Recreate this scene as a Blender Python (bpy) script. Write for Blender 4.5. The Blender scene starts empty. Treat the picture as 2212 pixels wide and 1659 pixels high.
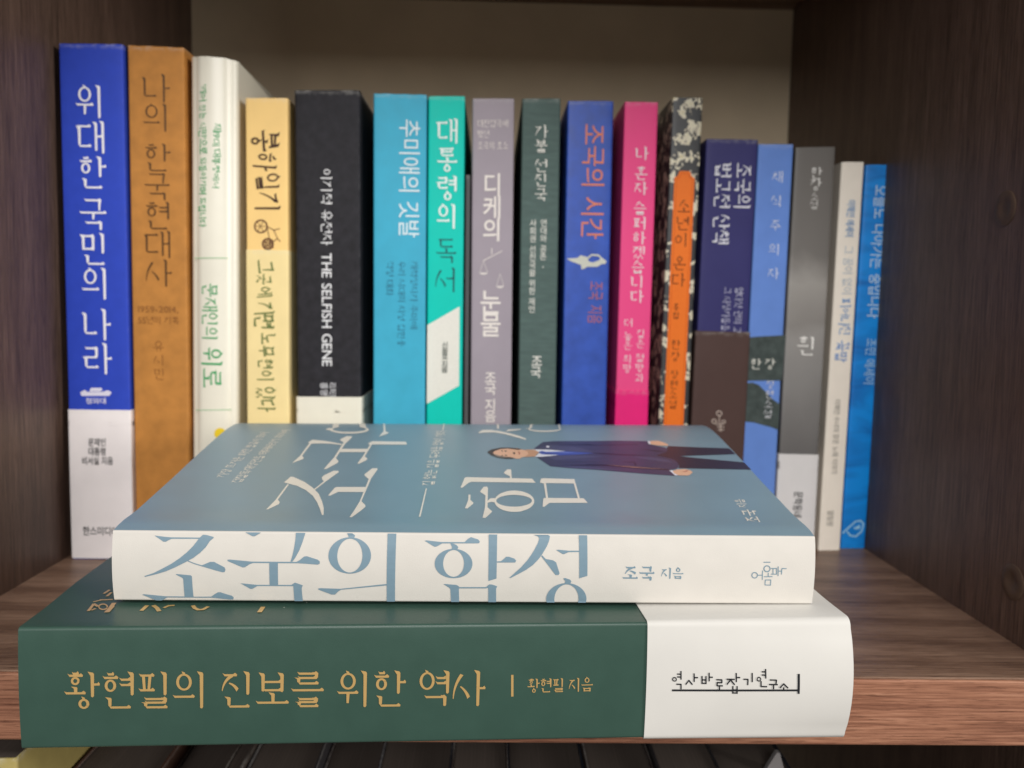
import bpy, bmesh, math, random
from mathutils import Vector, Matrix
from mathutils.geometry import tessellate_polygon
random.seed(7)
SC = bpy.context.scene
COL = SC.collection

# ------------------------------------------------------------------ camera
F_PX = 860.0                                   # focal length in pixels of a 1024 px wide frame
CAM = Vector((0.0010266, -0.2521743, 0.1099969))
YAW, PITCH, ROLL = 0.0253205, 0.0838731, 0.0187740
def cam_axes():
    cy, sy, cp, sp = math.cos(YAW), math.sin(YAW), math.cos(PITCH), math.sin(PITCH)
    fwd = Vector((sy*cp, cy*cp, -sp)); right = Vector((cy, -sy, 0)); up = right.cross(fwd)
    cr, sr = math.cos(ROLL), math.sin(ROLL)
    return cr*right + sr*up, -sr*right + cr*up, fwd
RT, UP, FW = cam_axes()
cd = bpy.data.cameras.new('camera'); cam = bpy.data.objects.new('camera', cd); COL.objects.link(cam)
cam.matrix_world = Matrix(((RT.x, UP.x, -FW.x, CAM.x), (RT.y, UP.y, -FW.y, CAM.y), (RT.z, UP.z, -FW.z, CAM.z), (0, 0, 0, 1)))
cd.sensor_width = 36.0; cd.lens = F_PX/1024*36.0; cd.clip_start = 0.005; cd.clip_end = 50
cd.dof.use_dof = True; cd.dof.focus_distance = 0.222; cd.dof.aperture_fstop = 17.0; cd.dof.aperture_blades = 0
SC.camera = cam

# ------------------------------------------------------------------ world, ceiling lamp, fill lights, exposure
W = bpy.data.worlds.new('World'); SC.world = W; W.use_nodes = True
bg = W.node_tree.nodes['Background']; bg.inputs[0].default_value = (1.0, 0.93, 0.86, 1); bg.inputs[1].default_value = 0.15
def area(name, loc, target, sx, sy, power, col):
    l = bpy.data.lights.new(name, 'AREA'); l.shape = 'RECTANGLE'; l.size = sx; l.size_y = sy
    l.energy = power; l.color = col
    o = bpy.data.objects.new(name, l); COL.objects.link(o); o.location = loc
    o.rotation_euler = (Vector(target) - Vector(loc)).to_track_quat('-Z', 'Y').to_euler()
    return o
area('ceiling_lamp', (0.16, -1.30, 1.42), (0, 0.02, 0.06), 0.7, 0.5, 18.5, (1.0, 0.985, 0.965))
area('room_fill', (-0.30, -2.3, 0.90), (0, 0.1, 0.12), 1.0, 0.70, 22.0, (1.0, 0.98, 0.955))  # added frontal fill, stands in for light bounced around the room
area('side_fill', (1.5, -0.90, 0.40), (-0.15, 0.05, 0.05), 0.5, 0.6, 17.5, (1.0, 0.955, 0.90))  # added fill from the right to brighten the left side panel
SC.view_settings.view_transform = 'Standard'; SC.view_settings.look = 'None'
SC.view_settings.exposure = 0.0; SC.view_settings.gamma = 1.0; SC.view_settings.use_curve_mapping = False
SC.cycles.use_denoising = True; SC.cycles.denoising_input_passes = 'RGB_ALBEDO_NORMAL'; SC.cycles.denoising_prefilter = 'ACCURATE'
SC.cycles.max_bounces = 8

# ------------------------------------------------------------------ picture <-> place
def ray(x, y):                                  # x, y in pixels of the 1024x768 frame
    return FW*F_PX + RT*(x-512.0) + UP*(384.0-y)
def on_plane(px, p0, n):
    d = ray(*px); t = (Vector(p0)-CAM).dot(n)/d.dot(n); return CAM + d*t
def on_axis(px, ax, val):
    d = ray(*px); t = (val-CAM[ax])/d[ax]; return CAM + d*t
KP = 1024/2212.0
def P(x, y): return (x*KP, y*KP)
def S(x, y): return (x/4.0, y/4.0)
def crop(x0, y0, sc): return lambda x, y: ((x0+x/sc)/4.0, (y0+y/sc)/4.0)

# ------------------------------------------------------------------ materials
def lin(c):
    out = []
    for v in c:
        v /= 255.0
        out.append(v/12.92 if v <= 0.04045 else ((v+0.055)/1.055)**2.4)
    return tuple(out) + (1.0,)
def newmat(name):
    m = bpy.data.materials.new(name); m.use_nodes = True
    nt = m.node_tree; b = nt.nodes['Principled BSDF']
    return m, nt, b
def nd(nt, typ, **kw):
    n = nt.nodes.new(typ)
    for k, v in kw.items(): setattr(n, k, v)
    return n
def scaled(c, f): return tuple(min(1.0, v*f) for v in c[:3]) + (1.0,)
def paper(name, rgb, rough=0.55, spec=0.22, var=0.08, scale=90.0, bump=0.04, fine=2600.0, stretch=(1, 1, 1), metal=0.0, coat=0.0):
    m, nt, b = newmat(name); c = lin(rgb)
    tc = nd(nt, 'ShaderNodeTexCoord'); mp = nd(nt, 'ShaderNodeMapping'); mp.inputs['Scale'].default_value = stretch
    nt.links.new(tc.outputs['Object'], mp.inputs[0])
    n1 = nd(nt, 'ShaderNodeTexNoise'); n1.inputs['Scale'].default_value = scale; n1.inputs['Detail'].default_value = 5
    nt.links.new(mp.outputs[0], n1.inputs['Vector'])
    cr = nd(nt, 'ShaderNodeValToRGB'); cr.color_ramp.elements[0].position = 0.3; cr.color_ramp.elements[1].position = 0.7
    cr.color_ramp.elements[0].color = scaled(c, 1-var); cr.color_ramp.elements[1].color = scaled(c, 1+var)
    nt.links.new(n1.outputs['Fac'], cr.inputs[0])
    wa = nd(nt, 'ShaderNodeAttribute', attribute_name='wear'); wn = nd(nt, 'ShaderNodeTexNoise'); wn.inputs['Scale'].default_value = 420; wn.inputs['Detail'].default_value = 5
    nt.links.new(tc.outputs['Object'], wn.inputs['Vector'])
    wm = nd(nt, 'ShaderNodeMath', operation='MULTIPLY'); nt.links.new(wa.outputs['Fac'], wm.inputs[0]); nt.links.new(wn.outputs['Fac'], wm.inputs[1])
    wr = nd(nt, 'ShaderNodeMapRange'); wr.inputs[1].default_value = 0.2; wr.inputs[2].default_value = 0.62; wr.inputs[3].default_value = 0.0; wr.inputs[4].default_value = 0.55
    nt.links.new(wm.outputs[0], wr.inputs[0])
    wx = nd(nt, 'ShaderNodeMix', data_type='RGBA'); wx.inputs[7].default_value = (min(1, c[0]*.5+.35), min(1, c[1]*.5+.34), min(1, c[2]*.5+.32), 1)
    nt.links.new(wr.outputs[0], wx.inputs[0]); nt.links.new(cr.outputs[0], wx.inputs[6]); nt.links.new(wx.outputs[2], b.inputs['Base Color'])
    n2 = nd(nt, 'ShaderNodeTexNoise'); n2.inputs['Scale'].default_value = fine; n2.inputs['Detail'].default_value = 3
    nt.links.new(mp.outputs[0], n2.inputs['Vector'])
    bp = nd(nt, 'ShaderNodeBump'); bp.inputs['Strength'].default_value = bump*4; bp.inputs['Distance'].default_value = 0.0001
    nt.links.new(n2.outputs['Fac'], bp.inputs['Height']); nt.links.new(bp.outputs[0], b.inputs['Normal'])
    rr = nd(nt, 'ShaderNodeMapRange'); rr.inputs[3].default_value = rough*0.88; rr.inputs[4].default_value = min(1, rough*1.12)
    nt.links.new(n1.outputs['Fac'], rr.inputs[0]); nt.links.new(rr.outputs[0], b.inputs['Roughness'])
    b.inputs['Specular IOR Level'].default_value = spec; b.inputs['Metallic'].default_value = metal
    b.inputs['Coat Weight'].default_value = coat; b.inputs['Coat Roughness'].default_value = 0.25
    return m
def ink(name, rgb, rough=0.5, spec=0.3, metal=0.0):
    m, nt, b = newmat(name); c = lin(rgb)
    tc = nd(nt, 'ShaderNodeTexCoord'); n1 = nd(nt, 'ShaderNodeTexNoise'); n1.inputs['Scale'].default_value = 700
    n1.inputs['Detail'].default_value = 3
    nt.links.new(tc.outputs['Object'], n1.inputs['Vector'])
    cr = nd(nt, 'ShaderNodeValToRGB'); cr.color_ramp.elements[0].color = scaled(c, 0.93); cr.color_ramp.elements[1].color = scaled(c, 1.06)
    nt.links.new(n1.outputs['Fac'], cr.inputs[0]); nt.links.new(cr.outputs[0], b.inputs['Base Color'])
    b.inputs['Roughness'].default_value = rough; b.inputs['Specular IOR Level'].default_value = spec
    b.inputs['Metallic'].default_value = metal
    return m
INKS = {}
def get_ink(rgb, **kw):
    k = (tuple(rgb),) + tuple(sorted(kw.items()))
    if k not in INKS: INKS[k] = ink('print_ink', rgb, **kw)
    return INKS[k]
def wood(name, dark, mid, light, axis, rough=0.45, contrast=1.0, spec=0.35, bump=0.5, wave=0.05):
    m, nt, b = newmat(name)
    tc = nd(nt, 'ShaderNodeTexCoord')
    def mapped(along, across):
        mp = nd(nt, 'ShaderNodeMapping'); s = [across]*3; s[axis] = along
        mp.inputs['Scale'].default_value = s; nt.links.new(tc.outputs['Object'], mp.inputs[0]); return mp
    def noise(mp, detail, dist):
        n = nd(nt, 'ShaderNodeTexNoise'); n.inputs['Scale'].default_value = 1; n.inputs['Detail'].default_value = detail
        n.inputs['Distortion'].default_value = dist; n.inputs['Roughness'].default_value = 0.62
        nt.links.new(mp.outputs[0], n.inputs['Vector']); return n
    a = noise(mapped(8, 210), 5, 0.8); f = noise(mapped(38, 1500), 5, 0.25); g = noise(mapped(110, 3000), 3, 0.2)
    wv = nd(nt, 'ShaderNodeTexWave', wave_type='BANDS', bands_direction='DIAGONAL'); wv.inputs['Scale'].default_value = 1.0; wv.inputs['Distortion'].default_value = 5.0
    wv.inputs['Detail'].default_value = 3; wv.inputs['Detail Scale'].default_value = 0.8
    nt.links.new(mapped(2.2, 30).outputs[0], wv.inputs['Vector'])
    add = nd(nt, 'ShaderNodeMath', operation='MULTIPLY_ADD'); add.inputs[1].default_value = 0.66
    nt.links.new(f.outputs['Fac'], add.inputs[0])
    mul = nd(nt, 'ShaderNodeMath', operation='MULTIPLY_ADD'); mul.inputs[1].default_value = 0.24; 
    w2 = nd(nt, 'ShaderNodeMath', operation='MULTIPLY'); w2.inputs[1].default_value = wave; nt.links.new(wv.outputs['Fac'], w2.inputs[0])
    nt.links.new(w2.outputs[0], mul.inputs[2])
    nt.links.new(a.outputs['Fac'], mul.inputs[0]); nt.links.new(mul.outputs[0], add.inputs[2])
    cr = nd(nt, 'ShaderNodeValToRGB'); e = cr.color_ramp.elements
    e[0].position = 0.5-0.14/contrast; e[0].color = lin(dark); e[1].position = 0.5+0.14/contrast; e[1].color = lin(light)
    k = e.new(0.5); k.color = lin(mid)
    nt.links.new(add.outputs[0], cr.inputs[0])
    pr = nd(nt, 'ShaderNodeValToRGB'); pr.color_ramp.elements[0].position = 0.34; pr.color_ramp.elements[1].position = 0.46
    pr.color_ramp.elements[0].color = (0.38, 0.33, 0.31, 1); pr.color_ramp.elements[1].color = (1, 1, 1, 1)
    nt.links.new(g.outputs['Fac'], pr.inputs[0])
    mx = nd(nt, 'ShaderNodeMix', data_type='RGBA', blend_type='MULTIPLY'); mx.inputs[0].default_value = 0.8
    nt.links.new(cr.outputs[0], mx.inputs[6]); nt.links.new(pr.outputs[0], mx.inputs[7])
    nt.links.new(mx.outputs[2], b.inputs['Base Color'])
    bp = nd(nt, 'ShaderNodeBump'); bp.inputs['Strength'].default_value = bump; bp.inputs['Distance'].default_value = 0.0002
    nt.links.new(f.outputs['Fac'], bp.inputs['Height']); nt.links.new(bp.outputs[0], b.inputs['Normal'])
    b.inputs['Roughness'].default_value = rough; b.inputs['Specular IOR Level'].default_value = spec
    return m
def pages_mat(name, rgb, axis):
    m, nt, b = newmat(name); c = lin(rgb)
    tc = nd(nt, 'ShaderNodeTexCoord'); mp = nd(nt, 'ShaderNodeMapping'); s = [20]*3; s[axis] = 5000
    mp.inputs['Scale'].default_value = s; nt.links.new(tc.outputs['Object'], mp.inputs[0])
    n = nd(nt, 'ShaderNodeTexNoise'); n.inputs['Scale'].default_value = 1; n.inputs['Detail'].default_value = 2
    nt.links.new(mp.outputs[0], n.inputs['Vector'])
    cr = nd(nt, 'ShaderNodeValToRGB'); cr.color_ramp.elements[0].position = 0.3; cr.color_ramp.elements[1].position = 0.7
    cr.color_ramp.elements[0].color = scaled(c, 0.72); cr.color_ramp.elements[1].color = scaled(c, 1.05)
    nt.links.new(n.outputs['Fac'], cr.inputs[0]); nt.links.new(cr.outputs[0], b.inputs['Base Color'])
    b.inputs['Roughness'].default_value = 0.85
    return m
PAGES_X = pages_mat('page_edges', (226, 214, 190), 0)
PAGES_Z = pages_mat('page_edges_flat', (226, 214, 190), 2)

# ------------------------------------------------------------------ object helpers
def thing(name, label, cat, loc=(0, 0, 0), rot=(0, 0, 0), group=None):
    o = bpy.data.objects.new(name, None); COL.objects.link(o); o.empty_display_size = 0.02
    o.location = loc; o.rotation_euler = rot; o['label'] = label; o['category'] = cat
    if group: o['group'] = group
    return o
class MB:
    def __init__(s): s.v = []; s.f = []; s.m = []
    def face(s, pts, mi=0):
        i = len(s.v); s.v += [tuple(p) for p in pts]; s.f.append(tuple(range(i, i+len(pts)))); s.m.append(mi)
    def grid(s, rows, mi=0, close=False, mfun=None):
        i = len(s.v); n = len(rows[0])
        for r in rows: s.v += [tuple(p) for p in r]
        for a in range(len(rows)-1):
            for b in range(n if close else n-1):
                c = (b+1) % n
                s.f.append((i+a*n+b, i+a*n+c, i+(a+1)*n+c, i+(a+1)*n+b)); s.m.append(mfun(b) if mfun else mi)
    def box(s, x0, x1, y0, y1, z0, z1, mi=0):
        i = len(s.v)
        s.v += [(x0, y0, z0), (x1, y0, z0), (x1, y1, z0), (x0, y1, z0), (x0, y0, z1), (x1, y0, z1), (x1, y1, z1), (x0, y1, z1)]
        for q in ((0, 3, 2, 1), (4, 5, 6, 7), (0, 1, 5, 4), (1, 2, 6, 5), (2, 3, 7, 6), (3, 0, 4, 7)):
            s.f.append(tuple(i+k for k in q)); s.m.append(mi)
    def build(s, name, mats, parent=None, smooth=0, bevel=0, label=None, wear=None):
        me = bpy.data.meshes.new(name); me.from_pydata(s.v, [], s.f)
        if wear:
            at = me.attributes.new('wear', 'FLOAT', 'POINT')
            for k, w in enumerate(wear): at.data[k].value = w
        for m in (mats if isinstance(mats, (list, tuple)) else [mats]): me.materials.append(m)
        for p, mi in zip(me.polygons, s.m): p.material_index = mi
        me.update()
        if smooth:
            bm = bmesh.new(); bm.from_mesh(me); bmesh.ops.remove_doubles(bm, verts=bm.verts, dist=1e-7)
            bmesh.ops.recalc_face_normals(bm, faces=bm.faces)
            for f in bm.faces: f.smooth = True
            for e in bm.edges:
                if len(e.link_faces) == 2 and e.calc_face_angle(0) > math.radians(smooth): e.smooth = False
            bm.to_mesh(me); bm.free()
        o = bpy.data.objects.new(name, me); COL.objects.link(o)
        if parent: o.parent = parent
        if bevel:
            md = o.modifiers.new('bevel', 'BEVEL'); md.width = bevel; md.segments = 3; md.limit_method = 'ANGLE'
        if label: o['label'] = label
        return o

# flat artwork (letters, printed pictures) laid onto a surface
def art(name, items, fmap, mats, parent, cuts=(), lift=4e-6, layers=24, label=None):
    """items: list of (polygon [(a,b)..], material index); fmap(a,b,h)->xyz; cuts: (axis, value) lines that split faces"""
    bm = bmesh.new()
    for k, (poly, mi) in enumerate(items):
        if len(poly) < 3: continue
        tri = tessellate_polygon([[Vector((p[0], p[1], 0)) for p in poly]]) if len(poly) > 3 else [(0, 1, 2)]
        vs = [bm.verts.new((p[0], p[1], k)) for p in poly]
        for t in tri:
            a, b, c = (poly[t[0]], poly[t[1]], poly[t[2]])
            ar = (b[0]-a[0])*(c[1]-a[1]) - (b[1]-a[1])*(c[0]-a[0])
            if abs(ar) < 1e-13: continue
            idx = t if ar > 0 else (t[0], t[2], t[1])
            try: f = bm.faces.new([vs[j] for j in idx]); f.material_index = mi
            except ValueError: pass
    for ax, val in cuts:
        no = (1, 0, 0) if ax == 0 else (0, 1, 0); co = (val, 0, 0) if ax == 0 else (0, val, 0)
        bmesh.ops.bisect_plane(bm, geom=bm.verts[:]+bm.edges[:]+bm.faces[:], plane_co=co, plane_no=no, dist=1e-7)
    n = max(1, len(items))
    for v in bm.verts:
        v.co = Vector(fmap(v.co.x, v.co.y, (round(v.co.z) % layers)*lift if n > 1 else 0))
    me = bpy.data.meshes.new(name); bm.to_mesh(me); bm.free()
    for m in (mats if isinstance(mats, (list, tuple)) else [mats]): me.materials.append(m)
    o = bpy.data.objects.new(name, me); COL.objects.link(o); o.parent = parent
    if label: o['label'] = label
    return o
def ring(cx, cy, rx, ry, irx, iry, n=40, dcx=0, dcy=0, ymax=None):
    out = []
    def c(p): return (p[0], min(p[1], ymax)) if ymax is not None else p
    for i in range(n):
        a, b = 2*math.pi*i/n, 2*math.pi*(i+1)/n
        q = [(cx+rx*math.cos(a), cy+ry*math.sin(a)), (cx+rx*math.cos(b), cy+ry*math.sin(b)),
             (cx+dcx+irx*math.cos(b), cy+dcy+iry*math.sin(b)), (cx+dcx+irx*math.cos(a), cy+dcy+iry*math.sin(a))]
        out.append([c(p) for p in q])
    return out
def line(pts, w):
    out = []
    ws = w if isinstance(w, (list, tuple)) else [w]*len(pts)
    for i in range(len(pts)-1):
        (x0, y0), (x1, y1) = pts[i], pts[i+1]; l = math.hypot(x1-x0, y1-y0) or 1
        nx, ny = -(y1-y0)/l, (x1-x0)/l; a, b = ws[i]/2, ws[i+1]/2
        ex, ey = (x1-x0)/l*min(a, b)*0.4, (y1-y0)/l*min(a, b)*0.4
        out.append([(x0+nx*a-ex, y0+ny*a-ey), (x0-nx*a-ex, y0-ny*a-ey), (x1-nx*b+ex, y1-ny*b+ey), (x1+nx*b+ex, y1+ny*b+ey)])
    return out

# ------------------------------------------------------------------ Hangul: a brush-serif stroke writer
CHO = 'ㄱㄲㄴㄷㄸㄹㅁㅂㅃㅅㅆㅇㅈㅉㅊㅋㅌㅍㅎ'
JUNG = 'ㅏㅐㅑㅒㅓㅔㅕㅖㅗㅘㅙㅚㅛㅜㅝㅞㅟㅠㅡㅢㅣ'
JONG = ['', 'ㄱ', 'ㄲ', 'ㄳ', 'ㄴ', 'ㄵ', 'ㄶ', 'ㄷ', 'ㄹ', 'ㄺ', 'ㄻ', 'ㄼ', 'ㄽ', 'ㄾ', 'ㄿ', 'ㅀ', 'ㅁ', 'ㅂ', 'ㅄ', 'ㅅ', 'ㅆ', 'ㅇ', 'ㅈ', 'ㅊ', 'ㅋ', 'ㅌ', 'ㅍ', 'ㅎ']
class Brush:
    def __init__(s, w=0.075, thin=0.6, jit=0.0): s.w = w; s.t = w*thin; s.j = jit; s.o = []
    def r(s): return random.uniform(-s.j, s.j)
    def h(s, x0, x1, y):
        t = s.t; k = min(0.10, (x1-x0)*0.3); y0 = y+s.r(); y1 = y+s.r()+s.j*0.6
        s.o.append([(x0, y0+t*.95), (x0+k*.6, y0+t*.5), (x1-k*1.2, y1+t*.5), (x1-k*.6, y1+t*1.15), (x1, y1+t*.3), (x1-k*.15, y1-t*.5), (x0+k*.6, y0-t*.5)])
    def v(s, x, y0, y1, w=None):
        w = w or s.w; hd = min(0.11, (y0-y1)*0.3); dx = s.r(); b = x+s.r()
        s.o.append([(x-w*1.35+dx, y0), (x+w*.25+dx, y0-hd*.25), (x+w*.55+dx, y0-hd*.6), (b+w*.46, y1+hd*.3), (b+w*.1, y1-hd*.05), (b-w*.42, y1+hd*.15), (x-w*.5+dx, y0-hd)])
    def d(s, x0, y0, x1, y1, w0, w1, bow=0.0):
        n = 7; dx, dy = x1-x0, y1-y0; l = math.hypot(dx, dy) or 1; nx, ny = -dy/l, dx/l; L = []; R = []
        bow += s.r()
        for i in range(n+1):
            u = i/n; q = 4*u*(1-u)*bow; w = w0+(w1-w0)*u
            cx, cy = x0+dx*u+nx*q, y0+dy*u+ny*q
            L.append((cx+nx*w/2, cy+ny*w/2)); R.append((cx-nx*w/2, cy-ny*w/2))
        s.o.append(L+R[::-1])
    def ring(s, x0, y0, x1, y1, tick=True):
        cx, cy, rx, ry = (x0+x1)/2, (y0+y1)/2, (x1-x0)/2, (y1-y0)/2
        rx = min(rx, ry*1.15); ry = min(ry, rx*1.1)
        s.o += ring(cx, cy, rx, ry, max(rx*.45, rx-s.w*.85), max(ry*.45, ry-s.t*.9), 22)
        if tick: s.o.append([(cx-s.w*.7, cy+ry+s.t*1.1), (cx+s.w*.3, cy+ry+s.t*.5), (cx+s.w*.4, cy+ry-s.t*.6), (cx-s.w*.3, cy+ry-s.t*.6)])
    def jamo(s, c, x0, y0, x1, y1, pos):
        w, h = x1-x0, y1-y0; W = s.w
        if c in 'ㄲㄸㅃㅆㅉㄳㄵㄶㄺㄻㄼㄽㄾㄿㅀㅄ':
            a, b = {'ㄲ': 'ㄱㄱ', 'ㄸ': 'ㄷㄷ', 'ㅃ': 'ㅂㅂ', 'ㅆ': 'ㅅㅅ', 'ㅉ': 'ㅈㅈ', 'ㄳ': 'ㄱㅅ', 'ㄵ': 'ㄴㅈ', 'ㄶ': 'ㄴㅎ', 'ㄺ': 'ㄹㄱ', 'ㄻ': 'ㄹㅁ', 'ㄼ': 'ㄹㅂ', 'ㄽ': 'ㄹㅅ', 'ㄾ': 'ㄹㅌ', 'ㄿ': 'ㄹㅍ', 'ㅀ': 'ㄹㅎ', 'ㅄ': 'ㅂㅅ'}[c]
            sv = s.w, s.t; s.w *= .85; s.t *= .9
            s.jamo(a, x0, y0, x0+w*.46, y1, pos); s.jamo(b, x0+w*.54, y0, x1, y1, pos); s.w, s.t = sv; return
        if c in 'ㄱㅋ':
            s.h(x0, x1, y1-s.t)
            if pos == 'L': s.d(x1-W*.5, y1-s.t, x0+w*.05, y0, W, W*.35, -.05)
            elif pos == 'T': s.d(x1-W*.5, y1-s.t, x1-w*.12, y0-.02, W, W*.6, -.01)
            else: s.v(x1-W*.4, y1, y0)
            if c == 'ㅋ': s.h(x0+w*.05, x1-w*.15, y0+h*.52)
        elif c == 'ㄴ': s.v(x0+W*.6, y1, y0+s.t); s.h(x0+W*.2, x1, y0+s.t*.5)
        elif c in 'ㄷㅌ':
            s.h(x0, x1, y1-s.t); s.v(x0+W*.6, y1-s.t*.6, y0+s.t); s.h(x0+W*.2, x1, y0+s.t*.5)
            if c == 'ㅌ': s.h(x0+W*.4, x1-w*.08, y0+h*.5)
        elif c == 'ㄹ':
            s.h(x0, x1, y1-s.t); s.v(x1-W*.5, y1-s.t*.3, y0+h*.5); s.h(x0+W*.2, x1-W*.2, y0+h*.5)
            s.v(x0+W*.5, y0+h*.54, y0+s.t); s.h(x0+W*.2, x1+.02, y0+s.t*.5)
        elif c == 'ㅁ':
            s.v(x0+W*.6, y1, y0); s.h(x0+W*.5, x1, y1-s.t); s.v(x1-W*.5, y1-s.t*.2, y0-s.t*.3); s.h(x0+W*.5, x1-W*.3, y0+s.t*.6)
        elif c == 'ㅂ':
            s.v(x0+W*.6, y1, y0); s.v(x1-W*.5, y1, y0-s.t*.3); s.h(x0+W*.5, x1-W*.3, y0+h*.5); s.h(x0+W*.5, x1-W*.3, y0+s.t*.6)
        elif c == 'ㅅ': s._s(x0, y0, x1, y1)
        elif c == 'ㅇ': s.ring(x0, y0, x1, y1)
        elif c == 'ㅈ': s.h(x0+w*.04, x1-w*.02, y1-s.t); s._s(x0, y0, x1, y1-s.t*1.2, True)
        elif c == 'ㅊ':
            s.h(x0+w*.3, x1-w*.28, y1-s.t*.3); s.h(x0+w*.04, x1-w*.02, y1-h*.24); s._s(x0, y0, x1, y1-h*.27, True)
        elif c == 'ㅍ':
            s.h(x0, x1, y1-s.t); s.d(x0+w*.3, y1-s.t, x0+w*.36, y0+s.t, W*.9, W*.8); s.d(x0+w*.72, y1-s.t, x0+w*.64, y0+s.t, W*.9, W*.8); s.h(x0-.01, x1+.01, y0+s.t*.6)
        elif c == 'ㅎ':
            s.h(x0+w*.28, x1-w*.26, y1-s.t*.4); s.h(x0, x1, y1-h*.24); s.ring(x0+w*.14, y0, x1-w*.14, y1-h*.33, False)
    def _s(s, x0, y0, x1, y1, bent=False):
        w, h = x1-x0, y1-y0; tx = x0+w*(.64 if bent else .54)
        s.d(tx, y1, x0+w*.02, y0+h*.02, s.w*1.05, s.w*.3, -.06)
        s.d(x0+w*.46, y0+h*.52, x1, y0+h*.06, s.w*.4, s.w*1.05, .03)
    def vowel_v(s, c, x0, y0, x1, y1):
        h = y1-y0; W = s.w
        two = c in 'ㅐㅔㅒㅖ'
        xm = x0+(x1-x0)*(.5 if c in 'ㅏㅑ' else .62)
        if c == 'ㅣ': s.v(x0+(x1-x0)*.55, y1, y0)
        elif c in 'ㅏㅑ':
            s.v(xm, y1, y0)
            for q in ([.5] if c == 'ㅏ' else [.6, .4]): s.h(xm, x1+.03, y0+h*q)
        elif c in 'ㅓㅕ':
            s.v(xm+.06, y1, y0)
            for q in ([.55] if c == 'ㅓ' else [.66, .44]): s.h(x0-.06, xm+.06, y0+h*q)
        elif two:
            a, b = x0+(x1-x0)*.3, x0+(x1-x0)*.86
            s.v(a, y1-h*.03, y0+h*.08, W*.9); s.v(b, y1, y0, W*.95)
            if c in 'ㅐㅒ': s.h(a, b, y0+h*.52)
            else:
                for q in ([.55] if c == 'ㅔ' else [.64, .44]): s.h(x0-.1, a, y0+h*q)
    def vowel_h(s, c, x0, y0, x1, y1):
        h = y1-y0; w = x1-x0
        if c == 'ㅡ': s.h(x0, x1, y0+h*.5)
        elif c in 'ㅗㅛ':
            s.h(x0, x1, y0+s.t*.8)
            for q in ([.5] if c == 'ㅗ' else [.36, .64]): s.v(x0+w*q+s.w*.2, y1, y0+s.t*.6)
        else:
            s.h(x0, x1, y1-s.t*.8)
            for q in ([.52] if c == 'ㅜ' else [.36, .66]): s.d(x0+w*q, y1-s.t*.8, x0+w*q-(.01), y0-.02, s.w, s.w*.7)
    def syllable(s, ch):
        k = ord(ch)-0xAC00
        if not 0 <= k < 11172: return None
        a, v, f = CHO[k//588], JUNG[(k % 588)//28], JONG[k % 28]
        mix = {'ㅘ': 'ㅗㅏ', 'ㅙ': 'ㅗㅐ', 'ㅚ': 'ㅗㅣ', 'ㅝ': 'ㅜㅓ', 'ㅞ': 'ㅜㅔ', 'ㅟ': 'ㅜㅣ', 'ㅢ': 'ㅡㅣ'}
        s.o = []
        if v in mix:
            hv, vv = mix[v]
            if f:
                s.jamo(a, .12, .64, .55, .95, 'T'); s.vowel_h(hv, .02, .38, .62, .60); s.vowel_v(vv, .62, .32, .98, .98); s.jamo(f, .26, .02, .86, .28, 'B')
            else:
                s.jamo(a, .12, .48, .56, .92, 'T'); s.vowel_h(hv, .02, .14 if hv != 'ㅡ' else .2, .64, .44); s.vowel_v(vv, .64, .01, .98, .98)
        elif v in 'ㅗㅛㅜㅠㅡ':
            if f:
                s.jamo(a, .2, .62, .8, .96, 'T'); s.vowel_h(v, .03, .36, .97, .58); s.jamo(f, .22, .02, .8, .29, 'B')
            else:
                s.jamo(a, .18, .44, .82, .94, 'T'); s.vowel_h(v, .03, .1, .97, .42)
        else:
            wide = v in 'ㅐㅔㅒㅖ'
            vx = (.56 if wide else .6)
            if f:
                s.jamo(a, .08, .46, .52, .93, 'L'); s.vowel_v(v, vx, .36, .98, .98); s.jamo(f, .22, .02, .86, .32, 'B')
            else:
                s.jamo(a, .06, .2, .52, .86, 'L'); s.vowel_v(v, vx, .01, .98, .98)
        return s.o
# sans text from Blender's own built-in font
GLY = {}
def sans(txt, bold=0.0):
    k = (txt, bold)
    if k in GLY: return GLY[k]
    cu = bpy.data.curves.new('t', 'FONT'); cu.body = txt; cu.size = 1.0; cu.offset = bold; cu.fill_mode = 'FRONT'; cu.resolution_u = 4
    o = bpy.data.objects.new('t', cu); COL.objects.link(o)
    dg = bpy.context.evaluated_depsgraph_get(); ev = o.evaluated_get(dg); me = ev.to_mesh()
    polys = [[(me.vertices[i].co.x, me.vertices[i].co.y) for i in p.vertices] for p in me.polygons]
    ev.to_mesh_clear(); bpy.data.objects.remove(o); bpy.data.curves.remove(cu)
    GLY[k] = polys
    return polys
def bbox(polys):
    xs = [p[0] for q in polys for p in q]; ys = [p[1] for q in polys for p in q]
    return min(xs), min(ys), max(xs), max(ys)
def glyph(ch, style, w=None):
    """polygons of one character in a unit em box"""
    if style in ('serif', 'brush'):
        br = Brush(w or (0.085 if style == 'serif' else 0.12), 0.6 if style == 'serif' else 0.75, 0.0 if style == 'serif' else 0.035)
        o = br.syllable(ch)
        if o: return o
    ps = sans(ch, (w or 0.0) if style == 'sans' else 0.01)
    if not ps: return []
    if 0xAC00 <= ord(ch) <= 0xD7A3:
        b = bbox(sans('를')); s = 0.98/(b[3]-b[1]); return [[((x-b[0])*s*0.98+.02, (y-b[1])*s+.01) for x, y in q] for q in ps]
    b = bbox(sans('를')); s = 0.98/(b[3]-b[1]); c = bbox(ps)
    return [[((x-(c[0]+c[2])/2)*s+.5, (y-b[1])*s+.01) for x, y in q] for q in ps]
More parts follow.
